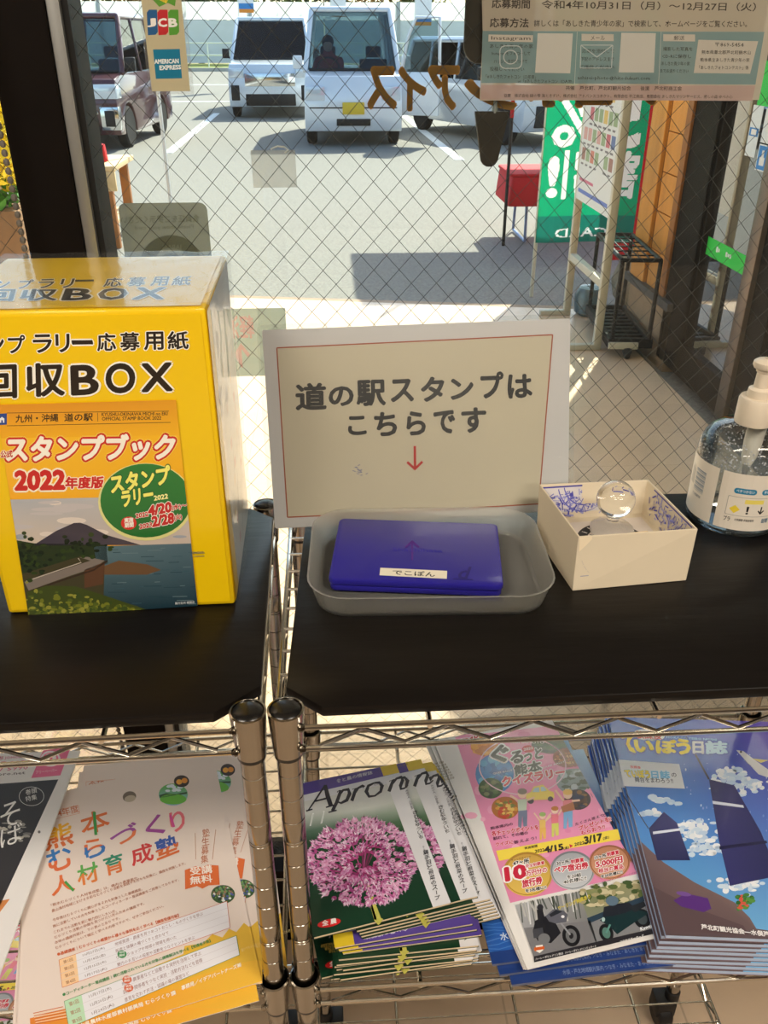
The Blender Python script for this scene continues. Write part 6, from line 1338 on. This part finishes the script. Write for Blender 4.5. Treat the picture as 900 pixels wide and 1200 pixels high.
# ================================================================== things stuck on the window
YI = YG-.0034
def glass_sheet(x0, z0): return Sheet((x0, YI, z0), (1, 0, 0), (0, 0, 1))
PR_post = print_mat('backlit_paper', .5, 0, .86, .35)
s = glass_sheet(.2115, .3752).z(2.571, (550, 0)); PW, PH = .317, .225
s.raw([(0, 0), (PW, 0), (PW, PH), (0, PH)], (196, 188, 170)); s.up(); s.poly([(38, 0), (902, 0), (888, 95), (40, 92)], (192, 184, 166)); s.poly([(40, 93), (889, 96), (862, 255), (36, 250)], (132, 162, 164)); s.poly([(36, 256), (862, 258), (852, 304), (34, 300)], (196, 172, 164)); s.up()
kp = (70, 64, 58)
s.text('応募期間', (68, 24), (182, 26), (68, -2), kp, .02); s.text('令和4年10月31日（月）～12月27日（火）', (218, 26), (862, 34), (218, 0), kp, .01); s.text('応募方法', (62, 82), (178, 83), (62, 54), kp, .02); s.text('詳しくは「あしきた青少年の家」で検索して、ホームページをご覧ください。', (195, 80), (836, 82), (195, 60), kp, .01)
for q in ([(58, 104), (192, 106), (191, 127), (57, 125)], [(338, 102), (435, 103), (435, 124), (338, 123)], [(584, 103), (680, 104), (680, 125), (584, 124)], [(690, 120), (870, 124), (846, 222), (676, 220)]): s.poly(q, (226, 218, 204))
for x in (325, 578): s.line((x, 96), (x-8, 254), 1.5, (206, 214, 210))
for q in ([(206, 100), (312, 101), (304, 221), (198, 219)], [(458, 99), (562, 100), (556, 219), (450, 218)]): s.poly(q, (232, 228, 218))
s.up(); s.text('Instagram', (66, 123), (184, 124), (66, 109), kp, .0); s.text('メール', (366, 121), (408, 121), (366, 107), kp, 0); s.text('郵送', (616, 121), (648, 121), (616, 107), kp, 0)
for i, tx in enumerate(('あしきた青少年の家', 'Instagramをフォローして', 'ハッシュタグをつけて', '投稿してください')): s.text(tx, (62+6*(i % 3), 145+i*23), (192-9*i, 146+i*23), (62+6*(i % 3), 132+i*23), kp, 0, 1)
s.text('「#あしきたフォトコン（○風景」', (50, 236), (200, 238), (50, 224), kp, 0, 1); s.text('or「#あしきたフォトコン（○人物」', (146, 250), (312, 252), (146, 238), kp, 0, 1)
for i, tx in enumerate(('応募を添付して', '下記のアドレスまで', 'ご送信ください')): s.text(tx, (340-4*i, 160+i*24), (436, 161+i*24), (340-4*i, 147+i*24), kp, 0, 1)
s.text('ashisei-photo@hitodukuri.com', (326, 242), (544, 244), (326, 228), kp, .0, 1)
for q in (((336, 136), (432, 136)), ((432, 136), (428, 205)), ((428, 205), (334, 205)), ((334, 205), (336, 136)), ((336, 136), (384, 172)), ((384, 172), (432, 136))): s.line(q[0], q[1], 2.5, (212, 222, 222))
s.ring((124, 172), 22, 22, 3, (212, 222, 222)); q = rrect(92, 138, 158, 206, 16, 4)
for i in range(len(q)): s.line(q[i], q[(i+1) % len(q)], 3, (212, 222, 222))
for i, tx in enumerate(('撮影した写真を', 'CD-Rに保存し', 'あしきた青少年の家', 'までお送りください')): s.text(tx, (584-3*i, 153+i*22), (672-4*i, 154+i*22), (584-3*i, 141+i*22), kp, 0, 1)
for i, tx in enumerate(('〒869-5454', '熊本県葦北郡芦北町鶴木山', '熊本県立あしきた青少年の家', '「あしきたフォトコンテスト」係')): s.text(tx, (740 if i == 0 else 704-4*i, 140+i*23), (826 if i == 0 else 850-3*i, 141+i*23), (740 if i == 0 else 704-4*i, 128+i*23), kp, 0, 1)
s.text('共催　芦北町、芦北町観光協会　　後援　芦北町商工会', (290, 271), (640, 273), (290, 258), kp, 0, 1); s.text('協賛　株式会社 緑の雫 海ときずけ、株式会社 アドバンスコネクト、有限会社 平江商店、有限会社 あしきたマリンサービス、癒しの森 ゆべの心', (104, 293), (792, 297), (104, 282), kp, 0, 1)
t = thing('contest_poster', 'photo contest poster on the glass at upper right with teal panel', 'poster', M=Mof(s)); s.build('printed_face', PR_post, t)
# card plaque
s = Sheet((-.1449, YI-.001, .3851), (1, 0, 0), (0, 0, 1)).z(3, (0, 0)); t = thing('card_plaque', 'small cream plaque of accepted card marks hung on the glass', 'plaque', M=Mof(s))
MB().box((-.003, -.003, -.0012), (.0445, .125, -.0002)).build('clear_sleeve', pane_mat('sleeve_film', (250, 250, 250), 1, .1), t, smooth=False)
s.raw([(0, 0), (.0408, 0), (.0408, .12), (0, .12)], (196, 188, 156)); s.up()
for x0, x1, c in ((516, 552, (40, 96, 150)), (553, 589, (196, 46, 52)), (591, 627, (90, 160, 60))): s.poly([(x0, 44), (x0+8, 34), (x1, 34), (x1+3, 112), (x1-5, 122), (x0+4, 124)], c)
s.up(); s.text('J', (522, 94), (545, 93), (520, 66), (244, 244, 240), .05); s.text('C', (558, 94), (586, 93), (556, 66), (244, 244, 240), .05); s.text('B', (596, 94), (622, 93), (594, 66), (244, 244, 240), .05)
s.poly([(538, 174), (632, 172), (640, 275), (548, 277)], (24, 124, 160)); s.up(); s.text('AMERICAN', (544, 224), (628, 222), (543, 209), (236, 244, 246), .05); s.text('EXPRESS', (562, 246), (636, 243), (561, 231), (236, 244, 246), .05)
s.poly([(538, 0), (560, 24), (590, 10), (615, 22), (622, -30), (536, -30)], (96, 160, 60)); s.poly([(560, 0), (585, 12), (600, -20), (560, -20)], (236, 206, 60)); s.up(); s.build('card_print', PR_gloss, t)
# grey membership sticker (seen from its back)
s = Sheet((-.2005, YG+.0032, .17), (1, 0, 0), (0, 0, 1)).z(3, (0, 0)); s.raw(rrect(0, 0, .1015, .0995, .009), (168, 170, 164)); s.up(); gk = (140, 142, 138)
s.text('会員証をご提示ください', (425, 786), (700, 780), (425, 760), gk, .01, mirror=True); s.text('Please show your card', (475, 812), (680, 806), (475, 795), gk, .0, mirror=True)
s.ring((600, 930), 108, 104, 44, gk); s.up(); s.text('JAPAN', (572, 884), (640, 882), (572, 862), (172, 174, 168), .03, mirror=True); s.ell((600, 920), 40, 30, gk); s.up()
t = thing('membership_sticker', 'grey rounded membership sticker on the glass above the yellow box', 'sticker', M=Mof(s)); o = s.build('film', print_mat('sticker_back', .5, 0, .97, .25), t)
# small clear square sticker, pale green sticker
s = Sheet((-.0440, YG+.0032, .2850), (1, 0, 0), (0, 0, 1)); s.raw([(0, 0), (.0500, 0), (.0495, .040), (-.0005, .040)], (190, 188, 180)); s.up(); t = thing('square_sticker', 'small faded square sticker with a torn top on the glass', 'sticker', M=Mof(s)); s.build('film', print_mat('faded_film', .5, 0, .55, .5), t)
mb = MB(); mb.tube([(.022, .041, .0004), (.03, .044, .0004), (.038, .043, .0004), (.042, .040, .0004), (.038, .037, .0004)], .0009, 6); mb.build('torn_curl', M_paperw, t)
s = Sheet((-.1000, YG+.0032, .058), (1, 0, 0), (0, 0, 1)); dyed(s, .085, .088, .0009, lambda x, y: (186, 206, 186) if x < .05 else (164, 190, 172), [('軽油', .010, .05, .034, .028, .03, (226, 160, 150)), ('↑', .018, .012, .018, .03, .03, (226, 160, 150))])
t = thing('pale_sticker', 'pale green sticker on the glass behind the laminated sign', 'sticker', M=Mof(s)); s.build('film', print_mat('pale_film_print', .5, 0, .85, .5), t)
# gold window lettering, read from outside
M_gold = mat('gold_film', (176, 122, 44), .5, 0, var=.06, scale=30)
_n = M_gold.node_tree.nodes; _t = _n.new('ShaderNodeBsdfTranslucent'); _t.inputs[0].default_value = (*lin((190, 128, 40)), 1); _x = _n.new('ShaderNodeMixShader'); _x.inputs[0].default_value = .35
M_gold.node_tree.links.new(_n['Principled BSDF'].outputs[0], _x.inputs[1]); M_gold.node_tree.links.new(_t.outputs[0], _x.inputs[2]); M_gold.node_tree.links.new(_x.outputs[0], _n['Material Output'].inputs[0])
def gold(ch, u0, u1, v0=80, v1=128):
    vs, fs = glyphs(ch, .05, 3); x0, y0, x1, y1 = txt_bounds(ch); a = aty(u0, v1, YG+.0034); b = aty(u1, v0, YG+.0034); mb = MB()
    P_ = [(a.x+(b.x-a.x)*(1-(x-x0)/(x1-x0)), YG+.0034+k_*.00001, a.z+(b.z-a.z)*(y-y0)/(y1-y0)) for x, y, k_ in vs]; n = len(P_)
    mb.add(P_, fs); return mb
for i, (ch, u0, u1, v0, v1, lb) in enumerate((('ス', 432, 464, 80, 126, 'gold window letter nearest the card plaque, over the white van'), ('イ', 468, 499, 80, 128, 'gold window letter with one long upright, over the open van door'), ('ア', 502, 537, 79, 127, 'gold window letter over the open van door edge'), ('ン', 546, 606, 86, 127, 'gold window letter partly behind the left end of the poster'), ('ポ', 618, 664, 80, 124, 'gold window letter behind the left half of the poster'), ('コ', 676, 720, 80, 124, 'gold window letter behind the middle of the poster'), ('デ', 732, 780, 80, 122, 'gold window letter behind the right half of the poster'))):
    o = gold(ch, u0, u1, v0, v1).build('window_letter', M_gold, smooth=False); tag(o, lb, 'letter', 'gold letters on the window')
# dark ice lolly shaped cut-out
M_ice = mat('dark_brown_board', (58, 50, 40), .6, var=.06, scale=14)
t = thing('lolly_cutout', 'dark lolly shaped cut-out hung on the glass beside the poster', 'sign', (.2275, YG+.006, .42))
mb = MB(); T_ = Matrix.Rotation(pi/2, 4, 'X')
mb.prism(rrect(-.035, -.009, .04, .16, .018, 5), -.003, .003, T_); mb.build('body', M_ice, t, smooth=False, bevel=.001)
mb = MB(); mb.prism([(-.0195, -.0565), (-.0185, -.0562), (.0185, -.0562), (.0195, -.0572)]+[(.0105*cos(RAD(a)), -.104+.0105*sin(RAD(a))) for a in (0, -25, -50, -75, -105, -130, -155, -180)], -.003, .003, T_); mb.build('stick', M_ice, t, smooth=False, bevel=.001)
mb = MB(); mb.tube([(.003, 0, -.004), (.003, 0, -.058)], .0035, 8); mb.build('suction_hook', mat('clear_hook', (200, 204, 204), .2, .3), t)
if _to.name in COL.objects: COL.objects.unlink(_to)
bpy.data.objects.remove(_to)
